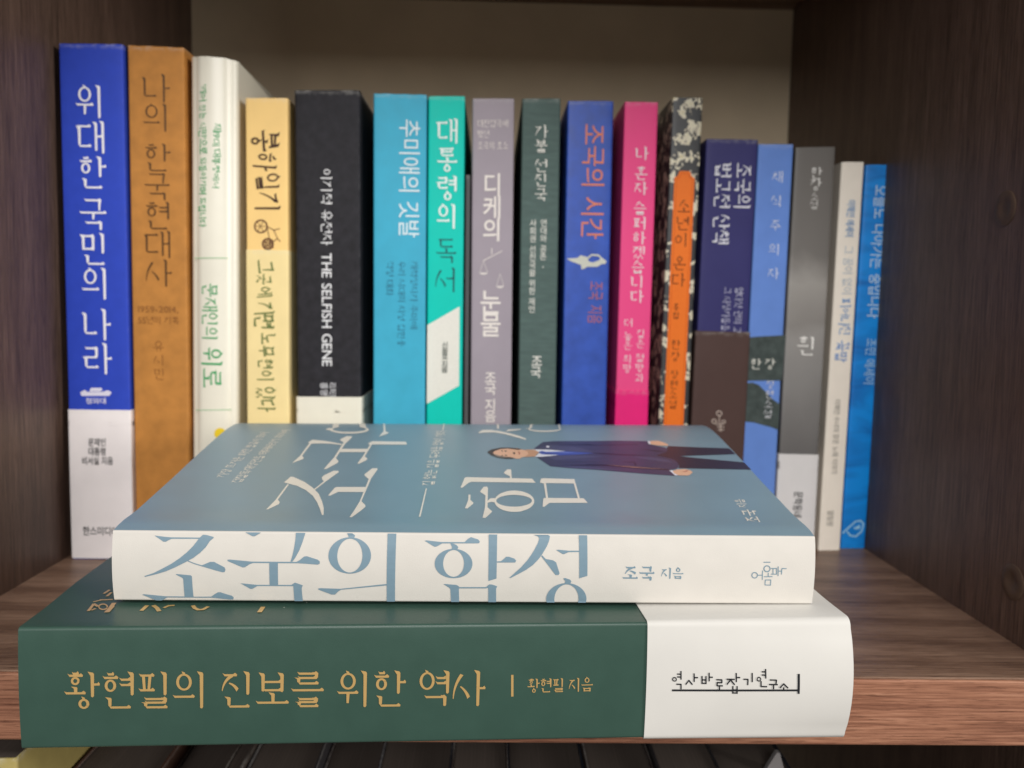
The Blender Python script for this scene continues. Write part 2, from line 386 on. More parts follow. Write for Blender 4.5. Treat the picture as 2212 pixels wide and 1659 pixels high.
def text_run(txt, style, w=None, adv=1.0, space=0.35):
    """characters set side by side along +a, unit em; returns polygons and total length"""
    out = []; a = 0
    for ch in txt:
        if ch == ' ': a += space; continue
        g = glyph(ch, style, w)
        lat = ord(ch) < 0x3000
        if lat and g:
            b = bbox(g); ww = b[2]-b[0]
            out += [[(x-b[0]+a+.04, y) for x, y in q] for q in g]; a += ww+.10
        else:
            if style == 'brush':
                k = random.uniform(0.86, 1.16); oy = random.uniform(-0.09, 0.09); sk = random.uniform(-0.12, 0.06)
                g = [[((x-.5)*k+.5+sk*(y-.5), (y-.5)*k*random.uniform(.98, 1.02)+.5+oy) for x, y in q] for q in g]
            out += [[(x+a, y) for x, y in q] for q in g]; a += adv
    return out, a

# ------------------------------------------------------------------ the bookcase
WX = 0.182; BACK = 0.2858; TOPZ = 0.2965; TH = 0.021
M_FLOOR = wood('walnut_shelf', (88, 65, 53), (124, 97, 80), (150, 122, 103), 0, rough=0.4, contrast=1.1, wave=0.10)
M_EDGE = wood('walnut_edging', (122, 80, 62), (160, 112, 88), (186, 138, 112), 0, rough=0.4, contrast=1.0, bump=0.8, wave=0.03)
M_SIDE = wood('walnut_side', (72, 56, 48), (102, 81, 71), (126, 103, 91), 2, rough=0.45, contrast=0.95, wave=0.03)
M_BACK = paper('grey_backboard', (226, 208, 180), rough=0.7, spec=0.2, var=0.05, scale=30)
M_CAP = paper('screw_cap_plastic', (92, 75, 64), rough=0.5, var=0.15, scale=300)
case = thing('bookcase', 'dark walnut bookcase compartment that holds all the books', 'bookcase')
YB = BACK
def board(name, x0, x1, y0, y1, z0, z1, mat, bev=0.0004, parent=None):
    b = MB(); b.box(x0, x1, y0, y1, z0, z1); return b.build(name, mat, parent or case, bevel=bev)
for z, nm in ((0.0, 'shelf'), (TOPZ+TH, 'shelf'), (-0.32, 'shelf')):
    s = board(nm, -WX, WX, 0.0014, YB, z-TH, z, M_FLOOR)
    e = MB(); e.box(-WX, WX, -0.0004, 0.0012, z-TH, z-0.0002); e.build('edging', M_EDGE, s, bevel=0.0006)
sl = board('side_panel', -WX-0.018, -WX, 0.0, YB, -0.36, TOPZ+0.05, M_SIDE)
sr = board('side_panel', WX, WX+0.018, 0.0, YB, -0.36, TOPZ+0.05, M_SIDE)
board('back_panel', -WX-0.018, WX+0.018, YB, YB+0.004, -0.36, TOPZ+0.05, M_BACK, 0)
for px in ((2172, 450), (2188, 1257)):
    c = on_axis(P(*px), 0, WX)
    m = MB(); n = 28; r = 0.0062
    prof = [(r, 0), (r, 0.0002), (r*0.93, 0.0004), (r*0.45, 0.0004), (r*0.4, 0.00025), (0.0001, 0.00025)]
    m.grid([[(WX-dx, c.y+rr*math.cos(2*math.pi*i/n), c.z+rr*math.sin(2*math.pi*i/n)) for i in range(n)] for rr, dx in prof], close=True)
    m.build('screw_cap', M_CAP, sr, smooth=40)

# ------------------------------------------------------------------ a generic wrapped cover: closed cross-section swept along an axis
def offset_in(path, t):
    out = []
    for i, p in enumerate(path):
        a = path[max(i-1, 0)]; b = path[min(i+1, len(path)-1)]
        dx, dy = b[0]-a[0], b[1]-a[1]; l = math.hypot(dx, dy) or 1
        out.append((p[0]-dy/l*t, p[1]+dx/l*t))
    return out
def spine_path(w, d, bulge, r, grow=0.0, back=None):
    """seen from above: back-left -> front-left corner -> spine -> front-right corner -> back-right (y to the back)"""
    d = back or d; pts = [(-grow, d), (-grow, d*0.6), (-grow, d*0.25), (-grow, 0.012), (-grow, 0.004), (-grow, r+0.0004)]
    n = 5
    f = lambda x: -bulge*(1-(2*min(max(x, 0), w)/w-1)**2)-grow
    for i in range(n+1):
        a = math.pi/2*i/n; pts.append((-grow+r*(1-math.cos(a)), f(0)+r*(1-math.sin(a))))
    for i in range(1, 10):
        x = r+(w-2*r)*i/10; pts.append((x, f(x)-f(0)*0))
    for i in range(n+1):
        a = math.pi/2*(1-i/n); pts.append((w+grow-r*(1-math.cos(a)), f(w)+r*(1-math.sin(a))))
    pts += [(w+grow, r+0.0004), (w+grow, 0.004), (w+grow, 0.012), (w+grow, d*0.25), (w+grow, d*0.6), (w+grow, d)]
    return pts
def wrap(name, w, d, z0, z1, bulge, r, mats, parent, grow=0.0, t=0.0005, back=None, worn=0.0, skew=0.0, seed=0, round_top=0.0):
    rnd = random.Random(seed)
    o = spine_path(w, d, bulge, r, grow, back); i = offset_in(o, -t) ; i = [(x, y) for x, y in i]
    # the path runs left-back -> front -> right-back, inside is on its left
    i = offset_in(o, t)
    loop = o + i[::-1]; rows = []; wear = []
    zs = [z0+(z1-z0)*k/13 for k in range(13)]+[z1-0.007, z1-0.0025, z1-0.0007, z1]; nz = len(zs)-1
    ph = rnd.uniform(0, 6); n = len(loop)
    for k in range(nz+1):
        z = zs[k]; u = (z-z0)/(z1-z0); row = []
        wk = {nz: 1.0, nz-1: 0.75, nz-2: 0.3}.get(k, 0.0)
        wear += [max(wk, 0.42 if (jj < len(o) and (jj in (8, 9) or jj in (len(o)-10, len(o)-9))) else 0.0) for jj in range(n)]
        for (x, y) in loop:
            wob = worn*math.sin(u*9+ph+x*160)*0.35
            zz = z + (skew*(x/w-.5) if k in (0, nz) else 0)
            if k == nz and worn: zz += worn*(math.sin(x*900+ph)+0.6*math.sin(x*2100+2*ph))*0.5
            if k == nz and round_top and y > 0.006: zz -= round_top*min(1, (y-0.006)/0.06)**1.2
            row.append((x, y+(wob if y < 0.02 else 0), zz))
        rows.append(row)
    m = MB(); m.grid(rows, close=True)
    nn = len(o)
    for row in (rows[0], rows[-1]):
        for b in range(nn-1): m.face([row[b], row[b+1], row[n-2-b], row[n-1-b]])
    return m.build(name, mats, parent, smooth=32, wear=wear)

# ------------------------------------------------------------------ upright books
class Book:
    def __init__(s, label, L, R, mat, depth=0.14, y=None, bulge=0.00015, r=0.0008, worn=0.00008, name='book', group='books standing in a row on the shelf', pages=PAGES_X, hard=False, round_top=0.0):
        xm = (L[0][0]+R[1][0])/2
        y = y if y is not None else 0.1290+(on_axis(P(xm, 900), 1, 0.135).x)*0.072
        q = [on_axis(P(*p), 1, y) for p in (L[0], L[1], R[0], R[1])]
        aL = math.atan2(q[0].x-q[1].x, q[0].z-q[1].z); aR = math.atan2(q[2].x-q[3].x, q[2].z-q[3].z)
        a = (aL+aR)/2; s.a = a
        s.ex = Vector((math.cos(a), 0, -math.sin(a))); s.ez = Vector((math.sin(a), 0, math.cos(a)))
        ml = (q[0]+q[1])/2; mr = (q[2]+q[3])/2
        s.w = (mr-ml).dot(s.ex)
        oz = max(0.0, s.w*math.sin(a))+0.0001
        t = (ml.z-oz)/s.ez.z; s.O = ml-s.ez*t
        s.h = ((q[0]-s.O).dot(s.ez)+(q[2]-s.O).dot(s.ez))/2
        s.skew = (q[2]-s.O).dot(s.ez)-(q[0]-s.O).dot(s.ez)
        s.y = y; s.bulge = bulge; s.d = min(depth, BACK-0.001-y); s.r = r
        s.root = thing(name, label, 'book', tuple(s.O), (0, a, 0), group)
        s.cover = wrap('cover', s.w, s.d, 0.0, s.h, bulge, r, mat, s.root, worn=worn, skew=max(-.001, min(.001, s.skew)), seed=int(s.w*1e6), t=0.0014 if hard else 0.0005, round_top=round_top)
        tp = 0.003 if hard else 0.0003
        m = MB(); ins = 0.0016 if hard else 0.0007
        m.box(ins, s.w-ins, 0.001+ins, s.d-tp, 0.0002 if not hard else 0.003, s.h-(0.0008 if not hard else 0.0035)-round_top)
        m.build('page_block', pages, s.root)
        print('BOOK', label[:34], 'a=%.2f w=%.4f h=%.4f x=%.4f..%.4f y=%.3f d=%.3f' % (math.degrees(a), s.w, s.h, s.O.x, s.O.x+s.w, y, s.d))
    def loc(s, px):
        q = on_plane(px, (0, s.y, 0), Vector((0, 1, 0)))-s.O
        return q.dot(s.ex), q.dot(s.ez)
    def fm(s, extra=0.0):
        w, bu = s.w, s.bulge
        return lambda x, z, h: (x, -bu*(1-(2*min(max(x, 0), w)/w-1)**2)-extra-0.00016-h, z)
    def cuts(s): return [(0, s.w*k/10) for k in range(1, 10)] if s.bulge > 0.0003 else []
    def put(s, items, mats, name='title_lettering', extra=0.0, label=None):
        return art(name, items, s.fm(extra), mats, s.root, s.cuts(), label=label)
    def draw(s, polys, rgb, name='printed_mark', extra=0.0, label=None):
        """polys: list of polygons in frame pixels"""
        return s.put([([s.loc(p) for p in q], 0) for q in polys], get_ink(rgb), name, extra, label)
    def band(s, px_top, rgb, z0=0.0, name='paper_band', mat=None, grow=0.0003, zt=None):
        z = s.loc(P(*px_top))[1] if zt is None else zt
        m = mat or paper('band_paper', rgb, rough=0.5, var=0.03)
        return wrap(name, s.w, s.d, z0+0.0003, z, s.bulge, s.r, m, s.root, grow=grow, t=0.0002, back=s.d-0.004, worn=0.00006, seed=3)
    def text(s, txt, mode, p0, p1, size, rgb, style='serif', w=None, space=0.35, name='title_lettering', extra=0.0, squash=1.0):
        """mode v: upright characters stacked, p0/p1 = centres of first/last; r: turned clockwise, p0/p1 = ends of the centre line; h: level, p0/p1 = ends"""
        a = Vector(s.loc(P(*p0))); b = Vector(s.loc(P(*p1)))
        mm = 0.5*abs(s.loc(P(p0[0]+size, p0[1]))[0]-s.loc(P(p0[0]-size, p0[1]))[0])
        items = []
        if mode == 'v':
            n = -1; pos = []; t = 0
            for ch in txt:
                if ch == ' ': t += space
                else: pos.append((ch, t)); t += 1
            tot = max(pos[-1][1], 1e-6)
            for ch, tt in pos:
                c = a+(b-a)*(tt/tot)
                for q in glyph(ch, style, w):
                    items.append(([(c.x+(x-.5)*mm, c.y+(y-.5)*mm*squash) for x, y in q], 0))
        else:
            ps, L = text_run(txt, style, w, space=space)
            d = (b-a); ln = d.length; e = d/ln
            up = Vector((-e.y, e.x))
            sx = ln/L
            for q in ps:
                pts = []
                for x, y in q:
                    v = a+e*(x*sx)+up*((y-.5)*mm); pts.append((v.x, v.y))
                items.append((pts, 0))
        return s.put(items, get_ink(rgb), name, extra)

WHITE = (238, 236, 232)
# 1 royal blue
b = Book('tall royal blue book with white title and paper band, against the left side panel', ((127, 94), (155, 1198)), ((264, 96), (282, 884)),
         paper('royal_blue_cover', (46, 72, 188), rough=0.55, var=0.05, scale=200), depth=0.15)
b.text('위대한 국민의 나라', 'v', (194, 219), (211, 774), 63, (240, 238, 245), 'serif', 0.09, space=0.19, squash=1.16)
g = crop(300, 1500, 8.296)
b.draw([[g(*p) for p in q] for q in ([(545, 425), (880, 425), (925, 490), (850, 545), (480, 545)],
        [(180, 580), (330, 490), (420, 560), (950, 555), (1090, 500), (1225, 570), (1150, 690), (230, 690)])], (225, 222, 240), 'building_emblem')
b.text('청와대', 'h', (186, 866), (231, 866), 13, (225, 222, 240), 'sans', 0.012, name='emblem_lettering')
b.band((200, 885), (242, 236, 236))
for i, (t, x0, x1) in enumerate((('문재인', 192, 231), ('대통령', 192, 231), ('비서실 지음', 178, 246))):
    b.text(t, 'h', (x0, 955+20*i), (x1, 955+20*i), 17, (60, 58, 62), 'sans', 0.012, name='author_lettering', extra=0.0003)
b.text('한스미디어', 'h', (180, 1146), (258, 1147), 19, (62, 62, 66), 'sans', 0.012, name='publisher_lettering', extra=0.0003)
# 2 kraft brown
b = Book('tall kraft brown book with dark engraved looking title beside the blue one', ((275, 98), (293, 1080)), ((397, 103), (406, 808)),
         paper('kraft_cover', (186, 127, 62), rough=0.6, var=0.12, scale=160, bump=0.08), depth=0.148, worn=0.00015)
b.text('나의 한국현대사', 'v', (337, 190), (342, 589), 60, (88, 58, 26), 'serif', 0.07, space=0.36, squash=1.04)
b.text('1959-2014,', 'h', (298, 667), (387, 668), 17, (150, 98, 46), 'serif', 0.0, name='subtitle_lettering')
b.text('55년의 기록', 'h', (298, 691), (388, 692), 17, (150, 98, 46), 'serif', 0.09, name='subtitle_lettering')
b.text('유시민', 'v', (343, 748), (345, 808), 25, (150, 98, 46), 'serif', 0.08, name='author_lettering')
# 3 white jacket with green text
b = Book('tall glossy white book with rounded spine and green sideways title', ((411, 122), (415, 985)), ((512, 130), (512, 900)),
         paper('glossy_white_jacket', (236, 232, 216), rough=0.3, spec=0.5, var=0.03, scale=60, bump=0.02), depth=0.15, bulge=0.0022, r=0.0025, worn=0.0002, round_top=0.004)
GREEN = (70, 165, 105)
b.text('제19대 대통령에서', 'r', (472, 269), (471, 409), 17, GREEN, 'brush', 0.11, name='subtitle_lettering')
b.text("'깨어 있는 시민'으로 되돌아가며 드립니다", 'r', (442, 185), (441, 491), 18, GREEN, 'brush', 0.11, name='subtitle_lettering')
b.text('문재인의', 'r', (457, 611), (457, 735), 36, GREEN, 'serif', 0.10)
b.text('위로', 'r', (461, 748), (461, 838), 48, GREEN, 'serif', 0.11)
b.draw(line([P(422, 558), P(494, 558)], 0.8), (150, 195, 150), 'printed_rule')
b.draw(line([P(424, 885), P(501, 884)], 0.8), (150, 195, 150), 'printed_rule')
b.draw([[P(478.6+12*math.cos(i*.3), 935+12*math.sin(i*.3)) for i in range(21)]], (240, 208, 40), 'yellow_dot')
# 4 pale yellow
b = Book('pale yellow book with brush lettered title, bicycle drawing and cream band', ((530, 212), (534.5, 873)), ((621, 212), (624, 873)),
         paper('pale_yellow_cover', (246, 208, 136), rough=0.55, var=0.03), depth=0.142)
b.text('봉하일기', 'r', (577, 282), (577, 458), 58, (62, 36, 16), 'brush', 0.10)
def bk(x, y, r, w): return [[P(x+a*r/10, y+c*r/10) for a, c in q] for q in ring(0, 0, 10, 10, 10-w, 10-w, 18)]
bike = bk(564, 489, 15, 2.0)+bk(579, 527, 13, 3.0)+bk(579, 527, 7, 3)
for k in range(6):
    bike += line([P(563, 489), P(563+13*math.cos(k*1.05), 489+13*math.sin(k*1.05))], 0.45)
for q in (((577, 489), (592, 497), (600, 515), (585, 527)), ((577, 489), (585, 527)), ((592, 497), (605, 494)), ((600, 515), (606, 522)), ((570, 520), (592, 536)), ((572, 534), (590, 518))):
    bike += line([P(*p) for p in q], 0.7)
b.draw(bike, (92, 52, 34), 'bicycle_drawing')
b.band((580, 540), (242, 220, 160), grow=0.00025)
b.text('그곳에 가면 노무현이 있다', 'r', (575, 562), (576, 888), 40, (104, 120, 66), 'brush', 0.11, name='band_lettering', extra=0.00025)
# 5 black
b = Book('thick charcoal black book with white sideways English and Korean title', ((637.5, 195), (639.6, 850)), ((775, 195), (781.6, 850)),
         paper('charcoal_leatherette', (40, 39, 44), rough=0.6, var=0.3, scale=260, bump=0.08), depth=0.15, r=0.0012)
b.text('이기적 유전자', 'r', (705.5, 364), (706, 530), 26, (232, 232, 234), 'serif', 0.11, space=.4)
b.text('THE SELFISH GENE', 'r', (706.5, 546), (707.5, 792), 27, (232, 232, 234), 'sans', 0.008, space=.4)
b.text('리처드 도킨스', 'r', (718, 826), (719, 905), 16, (210, 210, 214), 'sans', 0.008, name='author_lettering')
b.text('홍영남 옮김', 'r', (700, 826), (701, 905), 16, (210, 210, 214), 'sans', 0.008, name='author_lettering')
b.band((710, 857), (234, 230, 214), grow=0.0005)
# 6 sky blue
b = Book('sky blue book with white sideways title and small dark columns of text', ((807, 202), (806, 906)), ((921.5, 205), (918, 906)),
         paper('sky_blue_cover', (66, 174, 206), rough=0.5, var=0.05, scale=120), depth=0.14, worn=0.0002)
b.text('추미애의 깃발', 'r', (885, 258), (883, 515), 44, (226, 240, 244), 'sans', 0.0)
for t, x, y0, y1 in (('개혁정치가 추미애', 895, 563, 711), ('우리 시대의 지성 김민웅', 868, 563, 749), ('격정 대화', 843, 563, 638)):
    b.text(t, 'r', (x, y0), (x-1, y1), 17, (46, 112, 138), 'serif', 0.09, name='subtitle_lettering')
# 7 teal
b = Book('teal green book with white and dark title and a slanted white panel', ((924.6, 208), (922, 906)), ((1005, 208), (997, 906)),
         paper('teal_cover', (0, 205, 188), rough=0.5, var=0.03), depth=0.14)
b.text('대통령의', 'v', (966, 282.6), (965, 467), 47, (236, 248, 244), 'serif', 0.105, squash=1.18)
b.text('독서', 'v', (964, 541), (961.6, 604), 47, (20, 90, 92), 'serif', 0.08, squash=1.18)
g = crop(1400, 1000, 2.2125)
b.draw([[g(685, 665), g(970, 500), g(965, 1200), g(680, 1360)]], (234, 232, 222), 'white_panel')
b.text('신동호 지음', 'v', (962, 746), (961, 798), 14, (86, 96, 92), 'sans', 0.01, name='author_lettering', extra=0.0001)
# thin booklet
b = Book('very thin grey booklet squeezed between the teal and the mauve book', ((1006.5, 378), (1002, 906)), ((1016, 378), (1011, 906)),
         paper('booklet_cover', (84, 84, 86), rough=0.5, var=0.2, stretch=(60, 1, 1)), depth=0.13, name='booklet', r=0.0003, bulge=0.0001)
# 8 mauve
b = Book('mauve grey book with white upright title around a pair of weighing scales', ((1020.5, 213), (1016, 906)), ((1111, 213), (1104, 906)),
         paper('mauve_cover', (166, 156, 166), rough=0.5, var=0.03), depth=0.14)
CR = (240, 232, 226)
for t, y, x1 in (('대한검국에', 267, 1098), ('맞선', 290, 1057), ('조국의 호소', 315, 1098)):
    b.text(t, 'h', (1031, y), (x1, y), 17, CR, 'serif', 0.1, name='subtitle_lettering')
b.text('디케의', 'v', (1065, 400), (1064, 497), 42, CR, 'sans', 0.012, squash=1.12)
b.text('눈물', 'v', (1061, 653), (1061, 702), 46, CR, 'sans', 0.012, squash=1.08)
b.text('조국 지음', 'v', (1060, 815.7), (1060, 899), 25, CR, 'sans', 0.012, space=.4, name='author_lettering')
g = crop(1400, 1000, 2.2125)
sc = line([g(1255, -15), g(1255, 40)], 0.9)+line([g(1180, 95), g(1345, 10)], 0.9)
for cx, ty, py, r in ((1182, 92, 200, 34), (1328, 210, 318, 32)):
    sc += line([g(cx, ty), g(cx-r, py)], 0.4)+line([g(cx, ty), g(cx+r, py)], 0.4)
    sc.append([g(cx+r*1.05*math.cos(i*math.pi/8), py+20*math.sin(i*math.pi/8)) for i in range(9)])
b.draw(sc, (226, 218, 214), 'scales_drawing')
# 9 grey green linen
b = Book('dark grey green cloth textured book with small white upright title', ((1127, 213), (1121, 906)), ((1212.5, 213), (1198.7, 892)),
         paper('grey_green_linen', (88, 108, 104), rough=0.6, var=0.14, scale=40, stretch=(3, 3, 14), bump=0.12, fine=900), depth=0.14)
b.text('가불 선진국', 'v', (1169, 284), (1168, 420), 29, (236, 234, 226), 'serif', 0.11, space=.35)
b.text('연대와 공존,', 'v', (1175, 482), (1173, 571), 15, (226, 226, 218), 'sans', 0.012, name='subtitle_lettering')
b.text('사회권 선진국을 위한 제언', 'v', (1152, 482), (1149, 668), 15, (226, 226, 218), 'sans', 0.012, name='subtitle_lettering')
b.text('조국', 'v', (1160, 780), (1158, 804), 24, (236, 234, 226), 'sans', 0.012, name='author_lettering')
# 10 blue, orange letters
b = Book('medium blue textured book with orange sideways title and pale figure', ((1226.7, 218.4), (1213, 892)), ((1325.6, 218.4), (1309, 892)),
         paper('mottled_blue_cover', (52, 90, 190), rough=0.45, spec=0.45, var=0.14, scale=150, bump=0.1, fine=1100), depth=0.14)
ORG = (240, 140, 104)
b.text('조국의 시간', 'r', (1283, 268), (1278, 518), 48, ORG, 'sans', 0.0)
g = crop(2200, 350, 1.7457)
b.draw([[g(*p) for p in q] for q in ([(115, 1195), (190, 1190), (215, 1172), (260, 1185), (270, 1215), (300, 1222), (345, 1205), (352, 1180), (372, 1195), (395, 1212), (385, 1232), (362, 1232), (330, 1252), (260, 1252), (240, 1265), (220, 1270), (215, 1238), (150, 1215)],
        [(258, 1188), (290, 1163), (340, 1166), (356, 1182), (350, 1190), (335, 1178), (292, 1175), (268, 1196)])], (218, 218, 205), 'statue_drawing')
b.text('조국 지음', 'r', (1288, 608), (1284, 700), 31, (190, 112, 118), 'sans', 0.0, space=.5, name='author_lettering')
# 11 pink
b = Book('hot pink book with white upright title and deeper pink band', ((1350, 220), (1329, 892)), ((1422, 221), (1399.6, 892)),
         paper('hot_pink_cover', (255, 84, 148), rough=0.5, var=0.02), depth=0.14)
PW = (252, 236, 240)
b.text('나 혼자 슬퍼하겠습니다', 'v', (1386, 331), (1375, 640), 29, PW, 'serif', 0.11, space=.35)
b.text('더 높은 희망', 'v', (1357, 697), (1354, 796), 19, PW, 'serif', 0.1, name='subtitle_lettering', space=.4)
b.text('깊은 절망과', 'v', (1383.5, 721), (1380, 816), 19, PW, 'serif', 0.1, name='subtitle_lettering', space=.4)
b.band((1365, 844), (250, 44, 134), grow=0.0002)
# 12 dark floral with orange label
m, nt, bs = newmat('dark_floral_cover')
tc = nd(nt, 'ShaderNodeTexCoord'); mp = nd(nt, 'ShaderNodeMapping'); mp.inputs['Scale'].default_value = (1, 1, 0.85)
nt.links.new(tc.outputs['Object'], mp.inputs[0])
nz = nd(nt, 'ShaderNodeTexNoise'); nz.inputs['Scale'].default_value = 420
nt.links.new(mp.outputs[0], nz.inputs['Vector'])
mxv = nd(nt, 'ShaderNodeMix', data_type='RGBA', blend_type='LINEAR_LIGHT'); mxv.inputs[0].default_value = 0.0045
nt.links.new(mp.outputs[0], mxv.inputs[6]); nt.links.new(nz.outputs['Color'], mxv.inputs[7])
xyz = nd(nt, 'ShaderNodeSeparateXYZ'); nt.links.new(mxv.outputs[2], xyz.inputs[0])
sb = nd(nt, 'ShaderNodeMath', operation='SUBTRACT'); nt.links.new(xyz.outputs[0], sb.inputs[0]); nt.links.new(xyz.outputs[1], sb.inputs[1])
cx = nd(nt, 'ShaderNodeCombineXYZ'); nt.links.new(sb.outputs[0], cx.inputs[0]); nt.links.new(xyz.outputs[2], cx.inputs[1])
vo = nd(nt, 'ShaderNodeTexVoronoi', voronoi_dimensions='2D'); vo.inputs['Scale'].default_value = 185; nt.links.new(cx.outputs[0], vo.inputs['Vector'])
cr = nd(nt, 'ShaderNodeValToRGB'); e = cr.color_ramp.elements
e[0].position = 0.0; e[0].color = lin((196, 178, 110)); e[1].position = 0.42; e[1].color = lin((66, 68, 70))
k = e.new(0.12); k.color = lin((236, 230, 206)); k = e.new(0.33); k.color = lin((222, 212, 188)); k = e.new(0.38); k.color = lin((92, 86, 80))
nt.links.new(vo.outputs['Distance'], cr.inputs[0])
sp = nd(nt, 'ShaderNodeSeparateColor'); nt.links.new(vo.outputs['Color'], sp.inputs[0])
gt = nd(nt, 'ShaderNodeMath', operation='GREATER_THAN'); gt.inputs[1].default_value = 0.25; nt.links.new(sp.outputs[0], gt.inputs[0])
mx = nd(nt, 'ShaderNodeMix', data_type='RGBA'); mx.inputs[6].default_value = lin((64, 64, 66)); nt.links.new(gt.outputs[0], mx.inputs[0])
nt.links.new(cr.outputs[0], mx.inputs[7]); nt.links.new(mx.outputs[2], bs.inputs['Base Color']); bs.inputs['Roughness'].default_value = 0.42
b = Book('slim dark book scattered with cream blossoms and a tall orange label', ((1454, 211), (1423, 892)), ((1518, 211), (1488, 892)), m, depth=0.136)
x0, zt = b.loc(P(1457, 372)); x1, _ = b.loc(P(1501, 372))
lab = [(x0, 0.002), (x1, 0.002), (x1, zt-.0022)]
for i in range(7):
    a = math.pi*1.5-math.pi/2*i/6; lab.append((x1+.0018*math.cos(a), zt-.0004+.0018*math.sin(a)))
lab += [(x1-.0024, zt+.0006), (x0+.0024, zt+.0006)]
for i in range(7):
    a = -math.pi/2*i/6; lab.append((x0+.0018*math.cos(a), zt-.0004+.0018*math.sin(a)))
lab += [(x0, zt-.0022)]
b.put([(lab, 0)], get_ink((255, 126, 38)), 'orange_label')
DK = (104, 56, 24)
b.put([(q, 0) for q in line([(x0+.0009, 0.003), (x0+.0009, zt-.0030), (x0+.0022, zt-.0022), (x0+.0030, zt-.0004), (x1-.0030, zt-.0004), (x1-.0022, zt-.0022), (x1-.0009, zt-.0030), (x1-.0009, 0.003)], 0.00022)], get_ink((216, 92, 22)), 'label_border', extra=0.0001)
b.text('소년이 온다', 'v', (1477, 446), (1464.5, 604), 30, DK, 'serif', 0.075, space=.4, extra=0.0002)
b.text('홍', 'v', (1460, 663), (1460, 663), 15, DK, 'serif', 0.09, extra=0.0002, name='label_emblem')
b.text('합', 'v', (1459.4, 681), (1459.4, 681), 15, DK, 'serif', 0.09, extra=0.0002, name='label_emblem')
b.text('한강', 'v', (1458.6, 744), (1457.5, 770), 21, DK, 'serif', 0.08, extra=0.0002, name='author_lettering')
b.text('장편소설', 'v', (1456, 809), (1452, 873), 19, DK, 'serif', 0.075, extra=0.0002, name='subtitle_lettering')
# 13 navy with brown band
b = Book('dark navy book with white two column title above a brown paper jacket band', ((1527, 300), (1505.6, 711)), ((1637.4, 302), (1617, 711)),
         paper('navy_cover', (60, 58, 112), rough=0.45, var=0.04), depth=0.128)
NV = (232, 232, 240)
b.text('조국의', 'r', (1607, 351), (1602, 453), 38, NV, 'serif', 0.12)
b.text('법고전 산책', 'r', (1563, 351), (1556, 528), 38, NV, 'serif', 0.12)
b.text('열다섯 권의 고전', 'r', (1597, 620), (1591, 735), 19, (200, 200, 222), 'serif', 0.1, name='subtitle_lettering')
b.text('그 사상가들을 만', 'r', (1571, 620), (1565, 735), 19, (200, 200, 222), 'serif', 0.1, name='subtitle_lettering')
b.band((1560, 716), (86, 66, 62), grow=0.0009)
g = crop(2700, 1250, 1.58)
em = [[g(x, y) for x, y in q] for q in ring(275, 635, 19, 17, 14, 12, 18)+ring(243, 685, 17, 15, 12, 10, 18)+ring(302, 688, 13, 12, 9, 8, 16)]
em += line([g(275, 652), g(275, 700)], 0.7)+line([g(252, 705), g(300, 703)], 0.7)+line([g(262, 722), g(306, 720)], 0.7)+line([g(284, 705), g(284, 750)], 0.7)+line([g(268, 740), g(304, 738)], 0.7)
b.draw(em, (214, 198, 186), 'publisher_emblem', extra=0.001)
# 14 light blue
b = Book('light blue paperback with dark landscape bands and widely spaced white title', ((1640, 311.6), (1603, 979)), ((1713, 312), (1680, 979)),
         paper('light_blue_cover', (108, 146, 222), rough=0.45, var=0.05), depth=0.13)
g = crop(2700, 1250, 1.58)
b.put([([b.loc(g(*p)) for p in q], 0) for q in ([(462, 158), (520, 152), (600, 148), (700, 143), (676, 430), (450, 432)],
      [(447, 445), (490, 443), (530, 458), (580, 510), (620, 550), (662, 580), (652, 742), (600, 722), (560, 712), (500, 695), (432, 688)])], paper('landscape_print', (72, 82, 80), var=0.25, scale=300), 'landscape_print')
b.text('채식주의자', 'v', (1679, 382), (1669.6, 590.6), 25, (222, 228, 242), 'serif', 0.09)
b.text('한', 'v', (1631.6, 786), (1631.6, 786), 24, (230, 230, 220), 'serif', 0.11, extra=.0001, name='author_lettering')
b.text('강', 'v', (1662, 786), (1662, 786), 24, (230, 230, 220), 'serif', 0.11, extra=.0001, name='author_lettering')
b.text('장편소설', 'v', (1663, 830.5), (1657.5, 893.7), 19, (214, 216, 222), 'serif', 0.1, extra=.0001, name='subtitle_lettering')
# 15 grey photo cover
m, nt, bs = newmat('grey_photo_cover')
tc = nd(nt, 'ShaderNodeTexCoord'); sx = nd(nt, 'ShaderNodeSeparateXYZ'); nt.links.new(tc.outputs['Object'], sx.inputs[0])
nz = nd(nt, 'ShaderNodeTexNoise'); nz.inputs['Scale'].default_value = 45; nz.inputs['Detail'].default_value = 6
nt.links.new(tc.outputs['Object'], nz.inputs['Vector'])
ma = nd(nt, 'ShaderNodeMath', operation='MULTIPLY_ADD'); ma.inputs[1].default_value = 0.022
nt.links.new(nz.outputs['Fac'], ma.inputs[0]); nt.links.new(sx.outputs['Z'], ma.inputs[2])
mr = nd(nt, 'ShaderNodeMapRange'); mr.inputs[1].default_value = 0.045; mr.inputs[2].default_value = 0.21; nt.links.new(ma.outputs[0], mr.inputs[0])
cr = nd(nt, 'ShaderNodeValToRGB'); e = cr.color_ramp.elements
e[0].position = 0.0; e[0].color = lin((92, 90, 90)); e[1].position = 1.0; e[1].color = lin((106, 102, 98))
for p, c in ((0.12, (112, 110, 109)), (0.3, (140, 138, 136)), (0.40, (152, 149, 146)), (0.44, (140, 136, 132)), (0.55, (160, 156, 151)), (0.63, (116, 112, 108)), (0.8, (110, 106, 102))):
    k = e.new(p); k.color = lin(c)
nt.links.new(mr.outputs[0], cr.inputs[0]); nt.links.new(cr.outputs[0], bs.inputs['Base Color']); bs.inputs['Roughness'].default_value = 0.42
